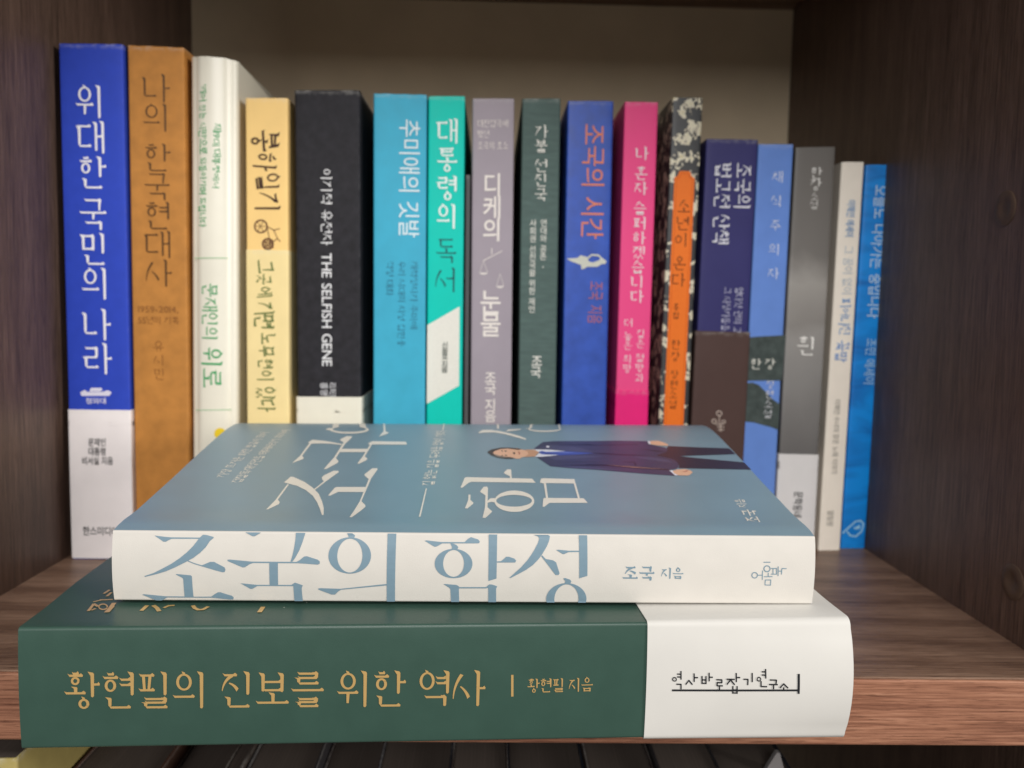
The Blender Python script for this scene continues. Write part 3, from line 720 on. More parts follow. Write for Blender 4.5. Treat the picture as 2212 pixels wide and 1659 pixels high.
b = Book('grey misty photo covered book with a white band at its foot', ((1721, 318.7), (1681.6, 979)), ((1803.5, 317), (1769.5, 981)), m, depth=0.13)
b.text('한강', 'v', (1762.5, 374), (1761, 399), 26, (226, 224, 220), 'serif', 0.11, name='author_lettering')
b.text('소설', 'v', (1759, 425), (1757.5, 443), 18, (214, 212, 208), 'serif', 0.11, name='author_lettering')
b.text('흰', 'v', (1741, 747), (1741, 747), 42, (240, 238, 234), 'serif', 0.11)
b.band((1725, 981), (226, 224, 224), grow=0.0004)
b.text('문학동네', 'r', (1724, 1061), (1720, 1118), 19, (70, 70, 72), 'sans', 0.012, name='publisher_lettering', extra=0.0004)
# 16 beige
b = Book('slim beige book with faint blue handwritten title, next to last on the right', ((1818.5, 350), (1767, 1191)), ((1867, 350), (1815, 1187)),
         paper('beige_cover', (246, 237, 224), rough=0.55, var=0.03), depth=0.13, y=0.1435)
b.text('이해인 에세이', 'r', (1839, 432), (1834, 513), 18, (110, 158, 206), 'sans', 0.012, name='author_lettering')
b.text('그 꿈이 없이', 'r', (1833, 531), (1828, 638), 21, (178, 192, 206), 'sans', 0.0)
b.text('피어나진', 'r', (1827, 644), (1822, 724), 23, (120, 160, 208), 'brush', 0.12)
b.text('꽃말', 'r', (1821, 735), (1818, 782), 28, (120, 156, 210), 'brush', 0.12)
b.text('이해인 수녀의 맑은 노래 이야기', 'r', (1809, 862), (1801.5, 1024), 13, (160, 156, 148), 'sans', 0.01, name='subtitle_lettering')
b.text('열림원', 'r', (1794, 1102), (1792, 1137), 14, (160, 156, 148), 'sans', 0.01, name='publisher_lettering')
# 17 azure
m, nt, bs = newmat('azure_sea_cover')
tc = nd(nt, 'ShaderNodeTexCoord'); mp = nd(nt, 'ShaderNodeMapping'); mp.inputs['Scale'].default_value = (30, 30, 95); mp.inputs['Rotation'].default_value = (0, 0.5, 0)
nt.links.new(tc.outputs['Object'], mp.inputs[0]); nz = nd(nt, 'ShaderNodeTexNoise'); nz.inputs['Scale'].default_value = 1; nz.inputs['Detail'].default_value = 4
nz.inputs['Distortion'].default_value = 0.8; nt.links.new(mp.outputs[0], nz.inputs['Vector'])
cr = nd(nt, 'ShaderNodeValToRGB'); e = cr.color_ramp.elements
e[0].position = 0.30; e[0].color = lin((0, 108, 192)); e[1].position = 0.56; e[1].color = lin((0, 142, 232))
nt.links.new(nz.outputs['Fac'], cr.inputs[0]); nt.links.new(cr.outputs[0], bs.inputs['Base Color']); bs.inputs['Roughness'].default_value = 0.45
b = Book('bright azure book with wavy sea print, rightmost of the standing row', ((1869.6, 356), (1816.6, 1181)), ((1925, 356), (1868, 1180)), m, depth=0.13, y=0.1476)
SK = (186, 212, 236)
b.text('오늘도 나아가는 중입니다', 'r', (1903, 400), (1886, 688), 29, SK, 'sans', 0.008, space=.4)
b.text('조민 에세이', 'r', (1882, 731), (1875.5, 832), 23, (150, 190, 228), 'sans', 0.012, name='author_lettering')
g = crop(3250, 1600, 2.633)
bird = line([g(*p) for p in ((315, 1402), (370, 1350), (450, 1278), (505, 1270), (535, 1305), (515, 1380), (455, 1435), (392, 1425), (365, 1385))], 1.6)
bird.append([g(425, 1345), g(500, 1310), g(495, 1355), g(450, 1362)])
b.draw(bird, (150, 200, 232), 'bird_emblem')

# ------------------------------------------------------------------ the two books lying in front
ZAX = Vector((0, 0, 1))
# green book
gA = math.radians(2.756); GD = Vector((math.cos(gA), math.sin(gA), 0)); GN = Vector((-math.sin(gA), math.cos(gA), 0))
GO = Vector((-0.1130214, -0.0455280, 0.0001)); GL = 0.2085; GH = 0.0309; GDEP = 0.146
green = thing('book', 'thick dark green book lying on the shelf with gold title and a white paper band', 'book', tuple(GO), (0, 0, gA), 'books lying flat in front of the row')
M_GREEN = paper('green_cover', (53, 81, 71), rough=0.40, spec=0.5, var=0.05, scale=120, bump=0.05)
nt = M_GREEN.node_tree; bs = nt.nodes['Principled BSDF']; src = bs.inputs['Base Color'].links[0].from_socket
tc = nd(nt, 'ShaderNodeTexCoord'); vo = nd(nt, 'ShaderNodeTexVoronoi'); vo.inputs['Scale'].default_value = 210
nt.links.new(tc.outputs['Object'], vo.inputs['Vector'])
sp = nd(nt, 'ShaderNodeSeparateColor'); nt.links.new(vo.outputs['Color'], sp.inputs[0])
gt = nd(nt, 'ShaderNodeMath', operation='GREATER_THAN'); gt.inputs[1].default_value = 0.86; nt.links.new(sp.outputs[0], gt.inputs[0])
ls = nd(nt, 'ShaderNodeMath', operation='LESS_THAN'); ls.inputs[1].default_value = 0.055; nt.links.new(vo.outputs['Distance'], ls.inputs[0])
ml = nd(nt, 'ShaderNodeMath', operation='MULTIPLY'); nt.links.new(gt.outputs[0], ml.inputs[0]); nt.links.new(ls.outputs[0], ml.inputs[1])
mx = nd(nt, 'ShaderNodeMix', data_type='RGBA'); mx.inputs[7].default_value = lin((190, 192, 182)); nt.links.new(ml.outputs[0], mx.inputs[0])
nt.links.new(src, mx.inputs[6]); nt.links.new(mx.outputs[2], bs.inputs['Base Color'])
def lying_path(w, h, d, bulge, r, grow=0.0, top=None, n=10, back=None):
    """(s, z) outline: lower back edge -> spine -> upper back edge, s to the back"""
    d = back or d
    pts = [(d, -grow), (d*.5, -grow), (0.012, -grow), (r+.0005, -grow)]
    for i in range(1, 6):
        a = math.pi/2*i/5; pts.append((-grow+r*(1-math.sin(a)), -grow+r*(1-math.cos(a))))
    for i in range(1, n):
        u = i/n; z = -grow+r+(h+2*grow-2*r)*u; pts.append((-grow-bulge*math.sin(math.pi*u)**0.8, z))
    for i in range(0, 6):
        a = math.pi/2*i/5; pts.append((-grow+r*(1-math.cos(a)), h+grow-r*(1-math.sin(a))))
    ns = 26
    for i in range(1, ns+1):
        s = r+(d-r)*(i/ns)**1.15; pts.append((s, h+grow+(top(s) if top else 0)))
    return pts
def sweep(name, us, pathf, mats, parent, t, mfun=None, smooth=32):
    rows = []; nn = 0
    for u in us:
        o = pathf(u); i = offset_in(o, t)   # inside lies to the left of the direction of travel... flipped below
        loop = o+i[::-1]; nn = len(o); rows.append([(u, s, z) for s, z in loop])
    m = MB(); m.grid(rows, close=True, mfun=(lambda b: mfun(b if b < nn else 2*nn-1-b)) if mfun else None)
    n = len(rows[0])
    for row in (rows[0], rows[-1]):
        for b in range(nn-1): m.face([row[b], row[b+1], row[n-2-b], row[n-1-b]], mfun(b) if mfun else 0)
    return m.build(name, mats, parent, smooth=smooth)
US = lambda a, b, n: [a+(b-a)*i/n for i in range(n+1)]
gtopz = lambda q: 0.0008*max(0, min(1, (q-0.012)/0.02))**1.3
gpath = lambda u: lying_path(0, GH, GDEP, 0.0006, 0.0009, top=gtopz)
sweep('cover', US(0, GL, 16), gpath, M_GREEN, green, -0.0006)
m = MB(); m.box(0.001, GL-0.001, 0.003, GDEP-0.003, 0.0008, GH-0.0008); m.build('page_block', PAGES_Z, green)
UB = 0.1556
def band_par(u):
    k = max(0, min(1, (u-UB)/(GL-UB))); return 0.0007+0.0024*k**1.3, 0.0014+0.0010*k, 0.0004+0.0006*k
def bpath(u):
    bu, r, gr = band_par(u); return lying_path(0, GH, GDEP, bu, r, gr, back=GDEP-0.006, top=gtopz)
M_BAND = paper('white_band_paper', (217, 215, 210), rough=0.5, var=0.02, scale=60, bump=0.03)
sweep('paper_band', US(UB, GL+0.0006, 14), bpath, M_BAND, green, -0.00025)
GOLD = ink('gold_foil', (218, 180, 116), rough=0.32, spec=0.5, metal=0.35)
gp0 = GO; 
def gloc(px):
    q = on_plane(px, GO+GN*(-0.0006), GN)-GO; return q.dot(GD), q.z
def gface(u, z, h):
    v = max(0, min(1, z/GH)); return (u, -0.0006*math.sin(math.pi*v)**.8-0.0001-h, z)
def gband(u, z, h):
    bu, r, gr = band_par(u); v = max(0, min(1, (z+gr-r)/(GH+2*gr-2*r))); return (u, -gr-bu*math.sin(math.pi*v)**.8-0.00014-h, z)
def run_between(txt, style, w, A, B, hgt, space=.35, adv=1.0):
    """level text from A to B (lower left, lower right in (u,z)), hgt tall"""
    ps, L = text_run(txt, style, w, adv=adv, space=space); A = Vector(A); B = Vector(B); e = (B-A)/L; up = Vector((-e.y, e.x)).normalized()*hgt
    return [[tuple(A+e*x+up*y) for x, y in q] for q in ps]
def emboss(name, polys, fmap, mat, parent, th):
    return art(name, [(q, 0) for q in polys], fmap, mat, parent)
g3 = crop(0, 2350, 1.079); g4 = crop(1800, 2350, .9634)
A, B = gloc(g3(275, 527)), gloc(g3(2092, 513)); C = gloc(g3(275, 360))
emboss('title_lettering', run_between('황현필의 진보를 위한 역사', 'serif', 0.094, A, B, C[1]-A[1], space=.32), gface, GOLD, green, .0002)
emboss('title_rule', line([gloc(g4(240, 338)), gloc(g4(240, 418))], 0.0006), gface, GOLD, green, .0002)
A, B, C = gloc(g4(296, 406)), gloc(g4(551, 400)), gloc(g4(296, 350))
emboss('author_lettering', run_between('황현필 지음', 'serif', 0.105, A, B, C[1]-A[1], space=.3), gface, GOLD, green, .0002)
bm_items = []
def gbl(px):
    q = on_plane(px, GO+GN*(-0.0022), GN)-GO; return q.dot(GD), q.z
LOGO = [[(893, 327), (893, 358)], [(879, 338), (893, 338)], [(879, 349), (893, 349)], [(876, 377), (893, 377), (893, 395)],
        [(911, 377), (923, 361), (936, 377)], [(943, 335), (943, 366)], [(943, 350), (957, 350)],
        [(973, 344), (973, 373)], [(988, 344), (988, 373)], [(973, 358), (988, 358)], [(973, 371), (988, 371)], [(1000, 331), (1000, 362)], [(1000, 347), (1013, 347)],
        [(1028, 356), (1048, 356), (1048, 367), (1030, 367), (1030, 379), (1051, 379)], [(1039, 381), (1039, 394)],
        [(1067, 353), (1096, 353)], [(1067, 373), (1081, 355), (1096, 373)], [(1103, 330), (1103, 363)], [(1103, 346), (1117, 346)], [(1090, 380), (1090, 408)], [(1106, 380), (1106, 408)], [(1090, 394), (1106, 394)], [(1090, 406), (1106, 406)],
        [(1131, 352), (1147, 352), (1146, 373)], [(1163, 328), (1163, 361)],
        [(1214, 312), (1214, 346)], [(1200, 322), (1214, 322)], [(1200, 334), (1214, 334)], [(1196, 358), (1196, 378), (1218, 378)],
        [(1230, 352), (1254, 352), (1252, 366)], [(1227, 369), (1258, 369)], [(1243, 369), (1243, 386)],
        [(1267, 381), (1281, 365), (1297, 381)], [(1281, 379), (1281, 391)]]
for pl in LOGO:
    for q in line(pl, 5.0): bm_items.append(([gbl(g4(*p)) for p in q], 0))
for q in ring(868, 358, 9, 9, 5, 5, 16)+ring(1188, 350, 9, 9, 5, 5, 16): bm_items.append(([gbl(g4(*p)) for p in q], 0))
for q in line([gbl(g4(860, 401)), gbl(g4(1100, 396)), gbl(g4(1338, 389))], 0.00050)+line([gbl(g4(1338, 328)), gbl(g4(1337, 401))], 0.00058): bm_items.append((q, 0))
art('publisher_lettering', bm_items, gband, get_ink((34, 36, 40)), green, cuts=[(1, GH*k/12) for k in range(1, 12)])
# gilt brush strokes on the green front cover, partly under the white book
def gtop(px):
    q = on_axis(px, 2, GH+GO.z)-GO; return q.dot(GD), q.dot(GN)
jA = crop(400, 2050, 3.6867); jB = crop(900, 2050, 3.6867); j0 = crop(0, 2100, 1.706)
st = []
for pts, w in (([jA(60, 1220), jA(140, 1175)], 1.0), ([jA(105, 1255), jA(165, 1208)], 1.0), ([j0(640, 530), j0(700, 518), j0(765, 517)], .9), ([jA(0, 1305), jA(90, 1304), jA(180, 1300)], 1.0),
               ([jA(95, 1475), jA(150, 1420), jA(205, 1350)], 1.6), ([jA(615, 1450), jA(650, 1420), jA(690, 1385)], 1.5), ([jA(790, 1382), jA(840, 1415), jA(872, 1460)], 1.5),
               ([jA(945, 1412), jA(1010, 1385), jA(1090, 1380)], 1.2), ([jA(1370, 1385), jA(1400, 1420), jA(1450, 1442), jA(1520, 1438), jA(1590, 1400)], 1.4), ([jB(510, 1475), jB(560, 1405)], 1.7),
               ([j0(603, 590), j0(640, 545), j0(668, 560)], 1.1), ([j0(625, 585), j0(650, 575)], 1.0), ([j0(735, 598), j0(770, 560)], 1.3)):
    st += line([gtop(p) for p in pts], 0.00085*w/1.2)
st += [[gtop(jA(x, y)) for x, y in q] for q in ring(45, 1400, 72, 44, 52, 28, 22)]
art('cover_lettering', [(q, 0) for q in st], lambda u, s, h: (u, s, GH+gtopz(s)+0.0001+h), GOLD, green, cuts=[(1, 0.003*k) for k in range(3, 16)])

# white and blue-grey book
wA = math.radians(0.806); WD = Vector((math.cos(wA), math.sin(wA), 0)); WN = Vector((-math.sin(wA), math.cos(wA), 0))
WO = Vector((-0.0972078, -0.0284144, 0.0321)); WL = 0.1868; WH = 0.0188; WDEP = 0.132
white = thing('book', 'blue grey book with white spine and huge blue title lying on the thick green book', 'book', tuple(WO), (0, 0, wA), 'books lying flat in front of the row')
PR = [(0, 0), (.006, .0011), (.0147, .0017), (.03, .0037), (.045, .0057), (.06, .0079), (.075, .0100), (.085, .0113), (.095, .0126), (.105, .0136), (.112, .0139), (.118, .0137), (.124, .0129), (.129, .0116), (.132, .0104)]
def wtop(s, u):
    s = max(0, min(WDEP, s))
    for (a, za), (b, zb) in zip(PR, PR[1:]):
        if s <= b:
            i = PR.index((a, za)); p0 = PR[max(i-1, 0)]; p3 = PR[min(i+2, len(PR)-1)]
            t = (s-a)/(b-a); m0 = (zb-p0[1])/((b-p0[0]) or 1)*(b-a); m1 = (p3[1]-za)/((p3[0]-a) or 1)*(b-a)
            z = (2*t**3-3*t*t+1)*za+(t**3-2*t*t+t)*m0+(-2*t**3+3*t*t)*zb+(t**3-t*t)*m1; break
    return z+(u/WL-.5)*.0014*(s/.1)-0.00022*math.exp(-((s-.0050)/.0006)**2)
WB = 0.0010
wpath = lambda u: lying_path(0, WH, WDEP, WB, 0.0006, top=lambda s: wtop(s, u))
M_WSP = paper('cream_white_spine', (217, 213, 206), rough=0.55, var=0.02, scale=150, bump=0.09, fine=3200)
M_WCV = paper('blue_grey_cover', (130, 156, 170), rough=0.36, spec=0.5, var=0.03, scale=90, bump=0.05, fine=3200)
NSP = 4+5+9+5   # path points up to the upper spine corner
sweep('cover', US(0, WL, 24), wpath, [M_WSP, M_WCV], white, -0.0005, mfun=lambda b: 1 if b >= NSP else 0)
us = US(0.0012, WL-0.0012, 12); ss = US(0.003, WDEP-0.002, 16)
m = MB(); m.grid([[(u, s, WH+wtop(s, u)-0.0009) for s in ss] for u in us]); m.grid([[(u, s, 0.0008) for s in ss] for u in us])
for u in (us[0], us[-1]): m.grid([[(u, s, 0.0008) for s in ss], [(u, s, WH+wtop(s, u)-0.0009) for s in ss]])
for s in (ss[0], ss[-1]): m.grid([[(u, s, 0.0008) for u in us], [(u, s, WH+wtop(s, u)-0.0009) for u in us]])
m.build('page_block', PAGES_Z, white)
def wloc(px):
    q = on_plane(px, WO+WN*(-0.0007), WN)-WO; return q.dot(WD), max(0.00015, min(WH-0.00015, q.z))
def wspine(u, z, h):
    v = max(0, min(1, (z-.0006)/(WH-.0012))); return (u, -WB*math.sin(math.pi*v)**.8-0.00008-h, z)
def wcov(px):
    z = WH
    for _ in range(60):
        q = on_axis(px, 2, WO.z+z)-WO; u, s = q.dot(WD), q.dot(WN); z = 0.5*z+0.5*(WH+wtop(s, u))
    return u, min(s, 0.1312)
def wcover(u, s, h): return (u, s, WH+wtop(s, u)+0.00009+h)
cA = crop(400, 2050, 3.6867); cB = crop(900, 2050, 3.6867); cC = crop(1400, 2050, 3.6867); cD = crop(1900, 2050, 3.6867)
sp = []
def add(g, polys):
    for q in polys: sp.append(([wloc(g(*p)) for p in q], 0))
add(cA, [[(793, 345), (960, 365), (1040, 371), (1465, 375), (1465, 392), (1050, 392), (1000, 415), (965, 435), (930, 432)],
         [(1455, 385), (1510, 335), (1560, 338), (1668, 366), (1668, 380), (1615, 425), (1560, 510), (1480, 590), (1380, 665), (1260, 730), (1120, 800), (980, 860), (850, 900), (668, 945), (662, 932), (800, 885), (940, 815), (1060, 750), (1180, 670), (1290, 580), (1370, 500), (1430, 420)],
         [(1275, 705), (1305, 702), (1400, 740), (1510, 772), (1560, 752), (1630, 722), (1690, 722), (1760, 760), (1840, 800), (1857, 835), (1845, 870), (1815, 876), (1700, 845), (1500, 785), (1400, 755)],
         [(1125, 900), (1340, 920), (1360, 935), (1370, 1250), (1240, 1250), (1232, 975), (1215, 955), (1130, 912)],
         [(615, 1218), (640, 1210), (960, 1243), (1240, 1246), (1370, 1250), (1635, 1248), (1680, 1215), (1735, 1180), (1770, 1178), (1860, 1210), (1940, 1235), (1965, 1265), (1950, 1292), (1920, 1295), (1640, 1266), (980, 1262), (940, 1285), (900, 1318), (850, 1323), (810, 1310)]])
add(cB, [[(290, 297), (520, 298), (435, 355), (400, 357)],
         [(1040, 298), (1178, 298), (1140, 440), (1095, 560), (1040, 660), (998, 718), (970, 718), (995, 640), (1020, 520), (1035, 400)],
         [(40, 692), (75, 688), (400, 718), (1000, 722), (1060, 722), (1110, 695), (1170, 645), (1210, 640), (1370, 690), (1400, 715), (1402, 745), (1375, 762), (1310, 758), (1080, 742), (420, 738), (370, 755), (300, 800), (265, 803), (45, 710)],
         [(658, 732), (785, 732), (785, 1070), (660, 1070)],
         [(230, 1040), (470, 1064), (980, 1066), (1035, 1030), (1150, 1072), (1135, 1100), (1130, 1115), (1140, 1385), (1018, 1385), (1008, 1084), (480, 1082), (400, 1128), (370, 1125)],
         [(1795, 302), (1870, 306), (1915, 345), (1900, 378), (1820, 378), (1815, 350)],
         [(1372, 1122), (1400, 1115), (1700, 1125), (2390, 1050), (2390, 1072), (1710, 1140), (1670, 1165), (1620, 1215), (1570, 1215), (1380, 1140)]]
        + ring(1841, 633, 314, 262, 186, 244, 44, 2, 1))
add(cC, [[(552, 296), (680, 296), (660, 1385), (538, 1385)],
         [(1100, 422), (1130, 415), (1340, 438), (1690, 440), (1740, 395), (1785, 370), (1890, 402), (1915, 430), (1905, 455), (1880, 458), (1360, 458), (1310, 485), (1270, 505), (1240, 503)],
         [(1478, 456), (1520, 460), (1570, 480), (1597, 510), (1585, 542), (1500, 538), (1505, 510)],
         [(2048, 296), (2172, 296), (2160, 968), (2040, 1005)],
         [(1380, 1052), (1400, 1050), (1570, 1065), (1605, 1085), (1608, 1385), (1490, 1385), (1480, 1130), (1465, 1110)],
         [(1600, 1098), (2015, 1098), (2015, 1118), (1600, 1118)],
         [(2005, 1100), (2055, 1055), (2100, 1060), (2172, 1085), (2155, 1120), (2155, 1385), (2040, 1385), (2038, 1118)]]
        + ring(1528, 749, 278, 214, 154, 195, 44, 0, -2))
add(cD, [[(325, 715), (385, 712), (420, 685), (460, 648), (500, 648), (580, 675), (608, 705), (590, 732), (325, 732)],
         [(870, 300), (970, 302), (1080, 330), (1108, 355), (1095, 420), (1060, 500), (985, 620), (930, 690), (850, 770), (750, 840), (640, 900), (520, 962), (508, 955), (580, 890), (680, 800), (780, 690), (870, 560), (930, 450), (950, 390), (930, 360)],
         [(975, 640), (992, 628), (1040, 680), (1150, 700), (1195, 730), (1245, 890), (1230, 915), (1185, 915), (1100, 800)],
         [(1198, 552), (1225, 547), (1380, 562), (1540, 562), (1540, 580), (1380, 582), (1310, 612), (1290, 608)],
         [(1537, 308), (1660, 308), (1655, 928), (1535, 965)],
         [(1300, 965), (1330, 960), (1400, 985), (1420, 1010), (1405, 1045), (1320, 1045), (1330, 1010)]]
        + ring(1349, 1285, 298, 248, 179, 228, 44, 2, 0, ymax=1386))
M_BL = ink('blue_spine_ink', (124, 150, 166), rough=0.42, spec=0.4)
vcuts = [(1, WH*k/12) for k in range(1, 12)]
art('title_lettering', sp, wspine, M_BL, white, cuts=vcuts, lift=1.5e-6)
g5 = crop(2400, 2150, 2.458)
A, B, C = wloc(g5(212, 420)), wloc(g5(535, 424)), wloc(g5(212, 268))
au = run_between('조국', 'serif', 0.15, A, B, C[1]-A[1])
A, B, C = wloc(g5(592, 402)), wloc(g5(818, 406)), wloc(g5(592, 288))
au += run_between('지음', 'serif', 0.125, A, B, C[1]-A[1])
art('author_lettering', [(q, 0) for q in au], wspine, M_BL, white, cuts=vcuts, lift=1.5e-6)
lg = ring(1517, 367, 32, 32, 23, 23, 26)+ring(1638, 303, 35, 34, 25, 24, 26)
for pts in ([(1545, 367), (1592, 367)], [(1594, 322), (1592, 412)], [(1606, 240), (1671, 240)], [(1610, 382), (1690, 380)], [(1650, 345), (1650, 382)], [(1622, 414), (1676, 414), (1674, 466), (1620, 464), (1622, 414)],
            [(1678, 300), (1732, 300), (1732, 356), (1678, 356)], [(1697, 300), (1697, 356)], [(1748, 282), (1747, 372)], [(1748, 326), (1782, 326)], [(1780, 357), (1784, 300), (1828, 302)]): lg += line(pts, 8.5)
art('publisher_emblem', [([wloc(g5(*p)) for p in q], 0) for q in lg], wspine, M_BL, white, cuts=vcuts, lift=1.5e-6)
# front cover: huge title, lines of text, printed portrait
eE = crop(1000, 1650, 2.9493); eF = crop(1600, 1650, 2.765); eG = crop(800, 1650, 5.53); eH = crop(1900, 1700, 3.6867); eI = crop(2350, 1700, 3.16); eK = crop(2700, 1250, 1.58)
SCUT = [(1, 0.004*k) for k in range(1, 32)]
cv = []
def addc(g, polys):
    for q in polys: cv.append(([wcov(g(*p)) for p in q], 0))
addc(eE, [[(300, 1035), (440, 850), (462, 850), (330, 1030), (352, 1062), (340, 1085), (215, 1145), (190, 1147)],
          [(400, 828), (480, 760), (510, 762), (640, 820), (740, 890), (810, 960), (850, 1050), (870, 1130), (868, 1212), (848, 1212), (825, 1140), (790, 1060), (740, 985), (660, 920), (560, 870), (455, 842)],
          [(750, 912), (870, 815), (850, 790), (845, 770), (870, 745), (985, 690), (1040, 690), (1048, 705), (890, 820), (765, 918)],
          [(920, 982), (1000, 890), (1020, 882), (1380, 882), (1345, 942), (1040, 940), (1010, 955), (945, 985)],
          [(1172, 1238), (1295, 1050), (1400, 790), (1350, 745), (1350, 732), (1440, 662), (1500, 660), (1505, 675), (1430, 780), (1315, 1050), (1360, 1095), (1362, 1115), (1340, 1135), (1200, 1240)],
          [(495, 600), (590, 515), (700, 365), (730, 365), (615, 512), (635, 540), (620, 555)],
          [(680, 358), (735, 325), (860, 335), (960, 350), (1100, 378), (1080, 385), (960, 372), (860, 368), (720, 370)],
          [(870, 670), (990, 535), (1085, 385), (1105, 355), (1060, 330), (1070, 315), (1140, 282), (1205, 283), (1200, 300), (1125, 370), (1015, 540), (1045, 580), (1030, 600), (900, 670)],
          [(1075, 432), (1400, 432), (1378, 470), (1048, 470)],
          [(1265, 605), (1330, 520), (1415, 385), (1390, 370), (1440, 342), (1840, 348), (1852, 382), (1440, 380), (1355, 522), (1387, 548), (1375, 565), (1290, 607)],
          [(885, 205), (930, 185), (985, 188), (950, 215)], [(1520, 288), (1575, 225), (1590, 150), (1610, 150), (1600, 225), (1640, 240), (1620, 255)],
          [(870, 155), (950, 147), (1960, 149), (1940, 156), (940, 156)]] + ring(1172, 205, 230, 48, 196, 31, 36, 0, -4))
addc(eF, [[(718, 1062), (755, 970), (757, 912), (780, 912), (778, 970), (812, 1000), (810, 1012), (745, 1065)],
          [(912, 1168), (940, 1050), (945, 920), (885, 880), (890, 868), (925, 825), (960, 822), (973, 835), (968, 1052), (1018, 1095), (1010, 1110), (945, 1170)],
          [(966, 1002), (963, 985), (1000, 952), (1052, 950), (1062, 1000), (1010, 992)],
          [(668, 835), (715, 725), (735, 718), (1460, 735), (1502, 780), (790, 770), (760, 780), (690, 835)],
          [(1215, 734), (1218, 710), (1150, 675), (1150, 665), (1185, 632), (1228, 632), (1237, 734)],
          [(1548, 770), (1560, 735), (1590, 730), (1930, 740), (1940, 788), (1615, 783), (1600, 790), (1550, 780)],
          [(1590, 785), (1615, 783), (1638, 952), (1615, 952)], [(1920, 785), (1943, 785), (1990, 953), (1967, 953)],
          [(1577, 1045), (1585, 955), (1600, 948), (2030, 952), (2077, 1003), (1655, 1003), (1640, 1012), (1595, 1047)],
          [(862, 228), (910, 198), (1000, 195), (1100, 208), (1220, 235), (1320, 262), (1400, 295), (1385, 303), (1280, 275), (1150, 240), (1040, 222), (920, 225), (880, 232)],
          [(1165, 212), (1200, 190), (1340, 185), (1330, 195), (1220, 208)], [(1060, 165), (1090, 165), (1095, 180), (1075, 188)],
          [(790, 165), (825, 154), (1350, 156), (1340, 163), (835, 164)], [(1380, 180), (1430, 174), (1440, 184)],
          [(207, 1157), (226, 1157), (298, 842), (285, 842)], [(468, 200), (480, 200), (508, 155), (498, 155)]] + ring(1265, 985, 220, 118, 197, 65, 40, -3, -5) + ring(1600, 186, 180, 32, 164, 21, 36, 0, -3))
M_CW = ink('white_cover_ink', (240, 234, 222), rough=0.4, spec=0.4)
art('cover_title', cv, wcover, M_CW, white, cuts=SCUT, lift=1.5e-6)
def cover_text(txt, p0, p1, q, style, w, name, space=.35):
    """text running away from the viewer, tops of the letters to the left; q = letter height in u (metres)"""
    a = Vector(wcov(p0)); c = Vector(wcov(p1)); ps, L = text_run(txt, style, w, space=space); e = (c-a)/L
    n = Vector((-1, 0))
    art(name, [([tuple(a+e*x+n*((y-.5)*q)) for x, y in po], 0) for po in ps], wcover, M_CW, white, cuts=SCUT, lift=1.5e-6)
def hu(g, x0, x1, y): return abs(wcov(g(x1, y))[0]-wcov(g(x0, y))[0])
cover_text('길 없는 길을 두려움 없이 가다', eF(305, 812), eF(455, 206), hu(eF, 225, 388, 780)*.92, 'serif', .12, 'subtitle_lettering', .3)
cover_text('가장 뜨거운 파란 불꽃이 되어', eG(445, 1440), eG(1440, 440), hu(eG, 305, 600, 1400)*.9, 'serif', .12, 'subtitle_lettering', .3)
cover_text('검찰독재정권을 태워버리기 위하여', eG(785, 1560), eG(1905, 390), hu(eG, 640, 935, 1520)*.9, 'serif', .12, 'subtitle_lettering', .3)
cover_text('조국', eK(503, 1328), eK(458, 1246), hu(eK, 445, 545, 1300)*1.0, 'serif', .14, 'author_lettering')
cover_text('지음', eK(432, 1234), eK(402, 1180), hu(eK, 385, 445, 1210)*1.1, 'serif', .12, 'author_lettering')
pt = []
def addp(mi, *pts): pt.append(([wcov(p) for p in pts], mi))
H = lambda *l: [eH(*p) for p in l]
I = lambda *l: [eI(*p) for p in l]
addp(0, *I((860, 385), (1000, 300), (1020, 268), (1400, 285), (1790, 298), (1870, 370), (1700, 378), (1160, 395), (1300, 412), (1600, 440), (1980, 475), (2070, 568), (1700, 560), (1150, 548), (1160, 520), (1090, 440), (990, 412)))
addp(1, *(H((860, 358), (1000, 255), (1160, 240))+I((0, 205), (400, 200), (755, 207), (772, 246), (985, 288), (1015, 318), (990, 345), (860, 388), (990, 413), (1090, 440), (1140, 480), (1155, 530), (1130, 555), (1040, 575), (1105, 645), (800, 625), (480, 600))+H((1800, 665), (1400, 640), (1110, 612), (915, 480), (960, 420))))
addp(2, *(H((1150, 600), (1600, 588))+I((0, 497), (230, 503), (600, 530), (1020, 562), (1030, 575), (600, 552), (230, 520))))
addp(2, *(H((1180, 290), (1700, 285))+I((100, 256), (640, 245), (640, 252), (100, 264))))
addp(2, *I((0, 352), (180, 358), (420, 372), (560, 378), (860, 396), (560, 390), (180, 372)))
addp(2, *I((455, 468), (590, 470), (615, 495), (612, 520), (600, 520), (596, 495), (580, 478), (455, 474)))
addp(11, *H((960, 330), (1120, 300), (1500, 330), (1760, 408), (1330, 388), (1100, 362)))
addp(11, *H((1060, 470), (1260, 452), (1600, 450), (1900, 470), (1500, 500), (1180, 520)))
addp(11, *I((560, 400), (800, 410), (1000, 440), (1080, 480), (900, 460), (700, 430)))
addp(11, *H((1250, 622), (1500, 618), (1900, 640), (2150, 668), (1800, 655), (1450, 638)))
addp(2, *H((1180, 560), (1500, 545), (1900, 556), (1500, 552)))
addp(2, *I((640, 300), (900, 330), (1000, 340), (880, 340)))
addp(5, *I((225, 507), (600, 535), (1015, 564), (600, 540)))
addp(3, *H((840, 362), (1100, 368), (1330, 390), (1100, 412), (1000, 390), (945, 404)))
addp(3, *H((885, 472), (945, 420), (1040, 440), (1240, 446), (1100, 463), (960, 474)))
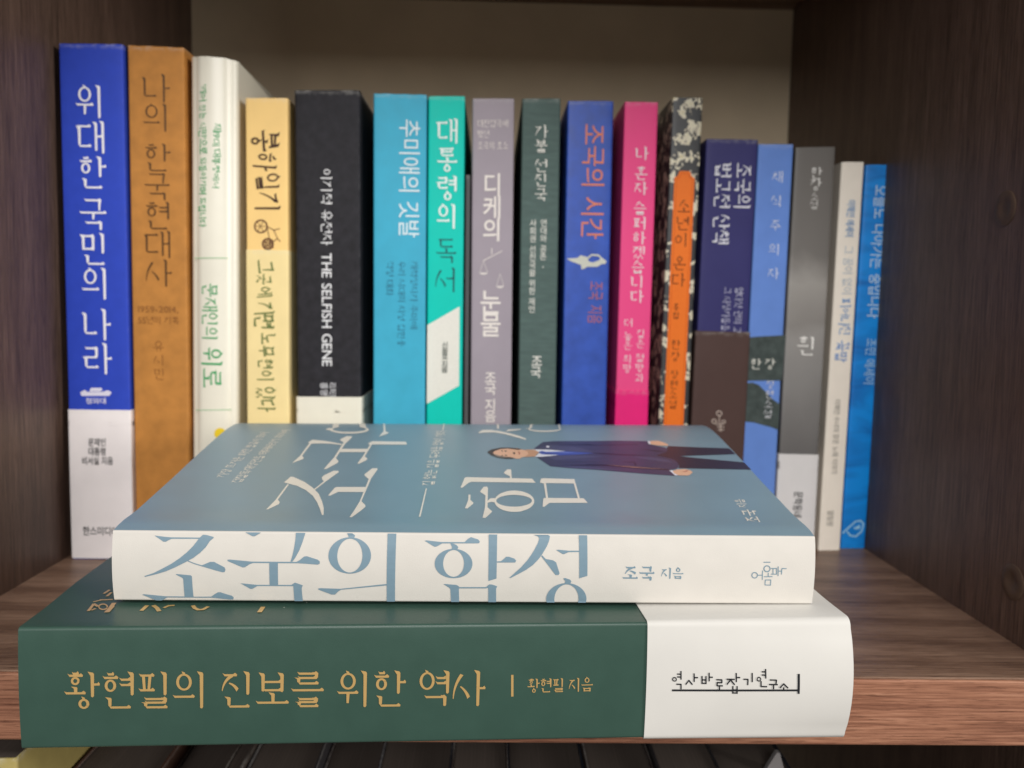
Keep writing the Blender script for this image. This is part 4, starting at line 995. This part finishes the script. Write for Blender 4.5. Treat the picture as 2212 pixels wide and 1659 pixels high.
addp(4, *H((945, 402), (985, 385), (1030, 400), (1100, 400), (1330, 392), (1500, 402), (1760, 420), (1500, 440), (1260, 450), (1060, 432), (1010, 440), (960, 425)))
addp(9, *H((1060, 405), (1330, 400), (1500, 410), (1330, 418)))
addp(6, *H((740, 368), (870, 366), (945, 404), (885, 470), (715, 477), (790, 450), (810, 420), (790, 390)))
addp(5, *H((262, 412), (300, 385), (380, 356), (480, 350), (580, 355), (655, 362), (700, 368), (760, 374), (800, 400), (812, 425), (785, 455), (720, 475), (660, 492), (590, 492), (520, 480), (430, 472), (350, 457), (290, 437)))
addp(5, *H((585, 346), (625, 343), (658, 360), (600, 364)))
addp(5, *H((575, 488), (690, 482), (660, 502), (600, 502)))
addp(7, *H((185, 400), (240, 365), (380, 337), (520, 338), (640, 350), (690, 362), (640, 373), (560, 362), (480, 352), (380, 360), (300, 385), (262, 412), (285, 435), (350, 455), (430, 470), (520, 478), (575, 490), (560, 503), (430, 502), (320, 482), (240, 450), (190, 415)))
addp(8, *H((250, 430), (330, 455), (430, 476), (520, 484), (420, 488), (320, 470)))
addp(6, *H((700, 370), (760, 374), (815, 415), (800, 450), (745, 470), (790, 430), (770, 395)))
for q in ([(435, 380), (465, 384), (465, 398), (440, 398)], [(435, 446), (470, 448), (472, 462), (440, 458)], [(385, 375), (405, 380), (412, 400), (398, 398)], [(388, 455), (405, 448), (412, 462), (395, 468)], [(560, 408), (585, 405), (592, 425), (580, 440), (565, 428)]): addp(7, *H(*q))
addp(10, *H((630, 398), (645, 395), (668, 425), (655, 447), (645, 425)))
addp(3, *H((1045, 318), (1075, 310), (1100, 322), (1090, 338), (1060, 338)))
addp(3, *I((758, 208), (792, 206), (806, 248), (776, 244)))
addp(5, *I((788, 210), (830, 204), (900, 205), (960, 225), (1020, 250), (1010, 268), (900, 263), (800, 248)))
addp(3, *I((1035, 580), (1075, 577), (1150, 640), (1105, 642)))
addp(5, *I((1075, 588), (1130, 568), (1240, 562), (1300, 580), (1330, 600), (1300, 630), (1270, 643), (1150, 641), (1100, 618)))
addp(10, *I((1190, 596), (1230, 590), (1260, 575), (1275, 580), (1235, 600)))
pm = [ink('portrait_'+n, c, rough=0.38, spec=0.4) for n, c in (('trousers', (58, 52, 66)), ('jacket', (70, 70, 98)), ('fold', (40, 37, 54)), ('shirt', (228, 230, 240)), ('tie', (72, 92, 176)), ('skin', (232, 186, 156)), ('neck', (204, 158, 128)), ('hair', (64, 58, 54)), ('grey_hair', (140, 134, 126)), ('tie_stripe', (112, 128, 204)), ('lips', (178, 106, 92)), ('lapel', (84, 84, 114)))]
art('printed_portrait', pt, wcover, pm, white, cuts=SCUT, lift=1.6e-6, layers=999, label='printed photo of a man in a navy suit and blue tie standing with arms down')

# ------------------------------------------------------------------ the compartment below
def low_book(label, x0, x1, y, zt, mat, d=0.14, name='book', pages=None, group='books in the dark compartment below'):
    h = zt+0.32-0.0001
    r = thing(name, label, 'book', (x0, y, -0.3199), (0, 0, 0), group)
    w = x1-x0
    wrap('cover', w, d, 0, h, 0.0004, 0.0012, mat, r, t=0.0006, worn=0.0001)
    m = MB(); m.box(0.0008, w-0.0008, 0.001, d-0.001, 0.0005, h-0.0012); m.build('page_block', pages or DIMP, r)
    return r
DIMP = pages_mat('shaded_page_edges', (96, 85, 78), 0)  # page colour darkened to hold the shade under the shelf
c = on_axis(S(66, 3034), 1, 0.004)
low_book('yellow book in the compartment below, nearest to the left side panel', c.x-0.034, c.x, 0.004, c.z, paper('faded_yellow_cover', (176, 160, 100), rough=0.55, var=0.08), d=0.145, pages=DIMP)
x = c.x+0.0012
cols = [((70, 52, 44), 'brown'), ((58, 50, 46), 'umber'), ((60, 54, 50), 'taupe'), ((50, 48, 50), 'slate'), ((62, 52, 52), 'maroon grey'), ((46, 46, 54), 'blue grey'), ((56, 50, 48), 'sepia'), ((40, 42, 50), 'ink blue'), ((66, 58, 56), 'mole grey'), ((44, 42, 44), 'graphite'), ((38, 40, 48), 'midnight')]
ords = ['second', 'third', 'fourth', 'fifth', 'sixth', 'seventh', 'eighth', 'ninth', 'tenth', 'eleventh', 'twelfth']
wid = [.030, .022, .006, .024, .020, .026, .020, .028, .024, .022, .030]
for i, ((cc, nm), ww) in enumerate(zip(cols, wid)):
    yy = 0.016+0.003*((i*7) % 4)
    zt = -0.050-0.0035*((i*5) % 3)+(0.006 if nm == 'taupe' else 0)
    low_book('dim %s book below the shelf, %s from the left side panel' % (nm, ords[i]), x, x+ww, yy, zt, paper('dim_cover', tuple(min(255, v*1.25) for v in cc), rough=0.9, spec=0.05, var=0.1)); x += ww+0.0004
g8 = crop(2000, 2900, 1.0553)
q = [on_axis(g8(*p), 1, 0.05) for p in ((1175, 118), (1120, 195), (1198, 195))]
ap = q[0]; lx = q[1].x; rx = q[2].x
r = thing('booklet', 'pale grey booklet whose pointed corner sticks up in the compartment below', 'booklet', (ap.x, 0.05, -0.3199))
hz = ap.z+0.3199
m = MB()
out = [(-0.030, 0), (0.012, 0), (0.004, hz-0.012), (0.0006, hz), (-0.0006, hz), (lx-ap.x, q[1].z+0.3199), (-0.034, hz-0.075)]
for yy in (0, 0.0022): m.face([(a, yy, z) for a, z in out])
for a, b2 in zip(out, out[1:]+out[:1]): m.face([(a[0], 0, a[1]), (b2[0], 0, b2[1]), (b2[0], 0.0022, b2[1]), (a[0], 0.0022, a[1])])
m.build('cover', paper('pale_grey_cover', (150, 146, 146), rough=0.5), r, bevel=0.0003)
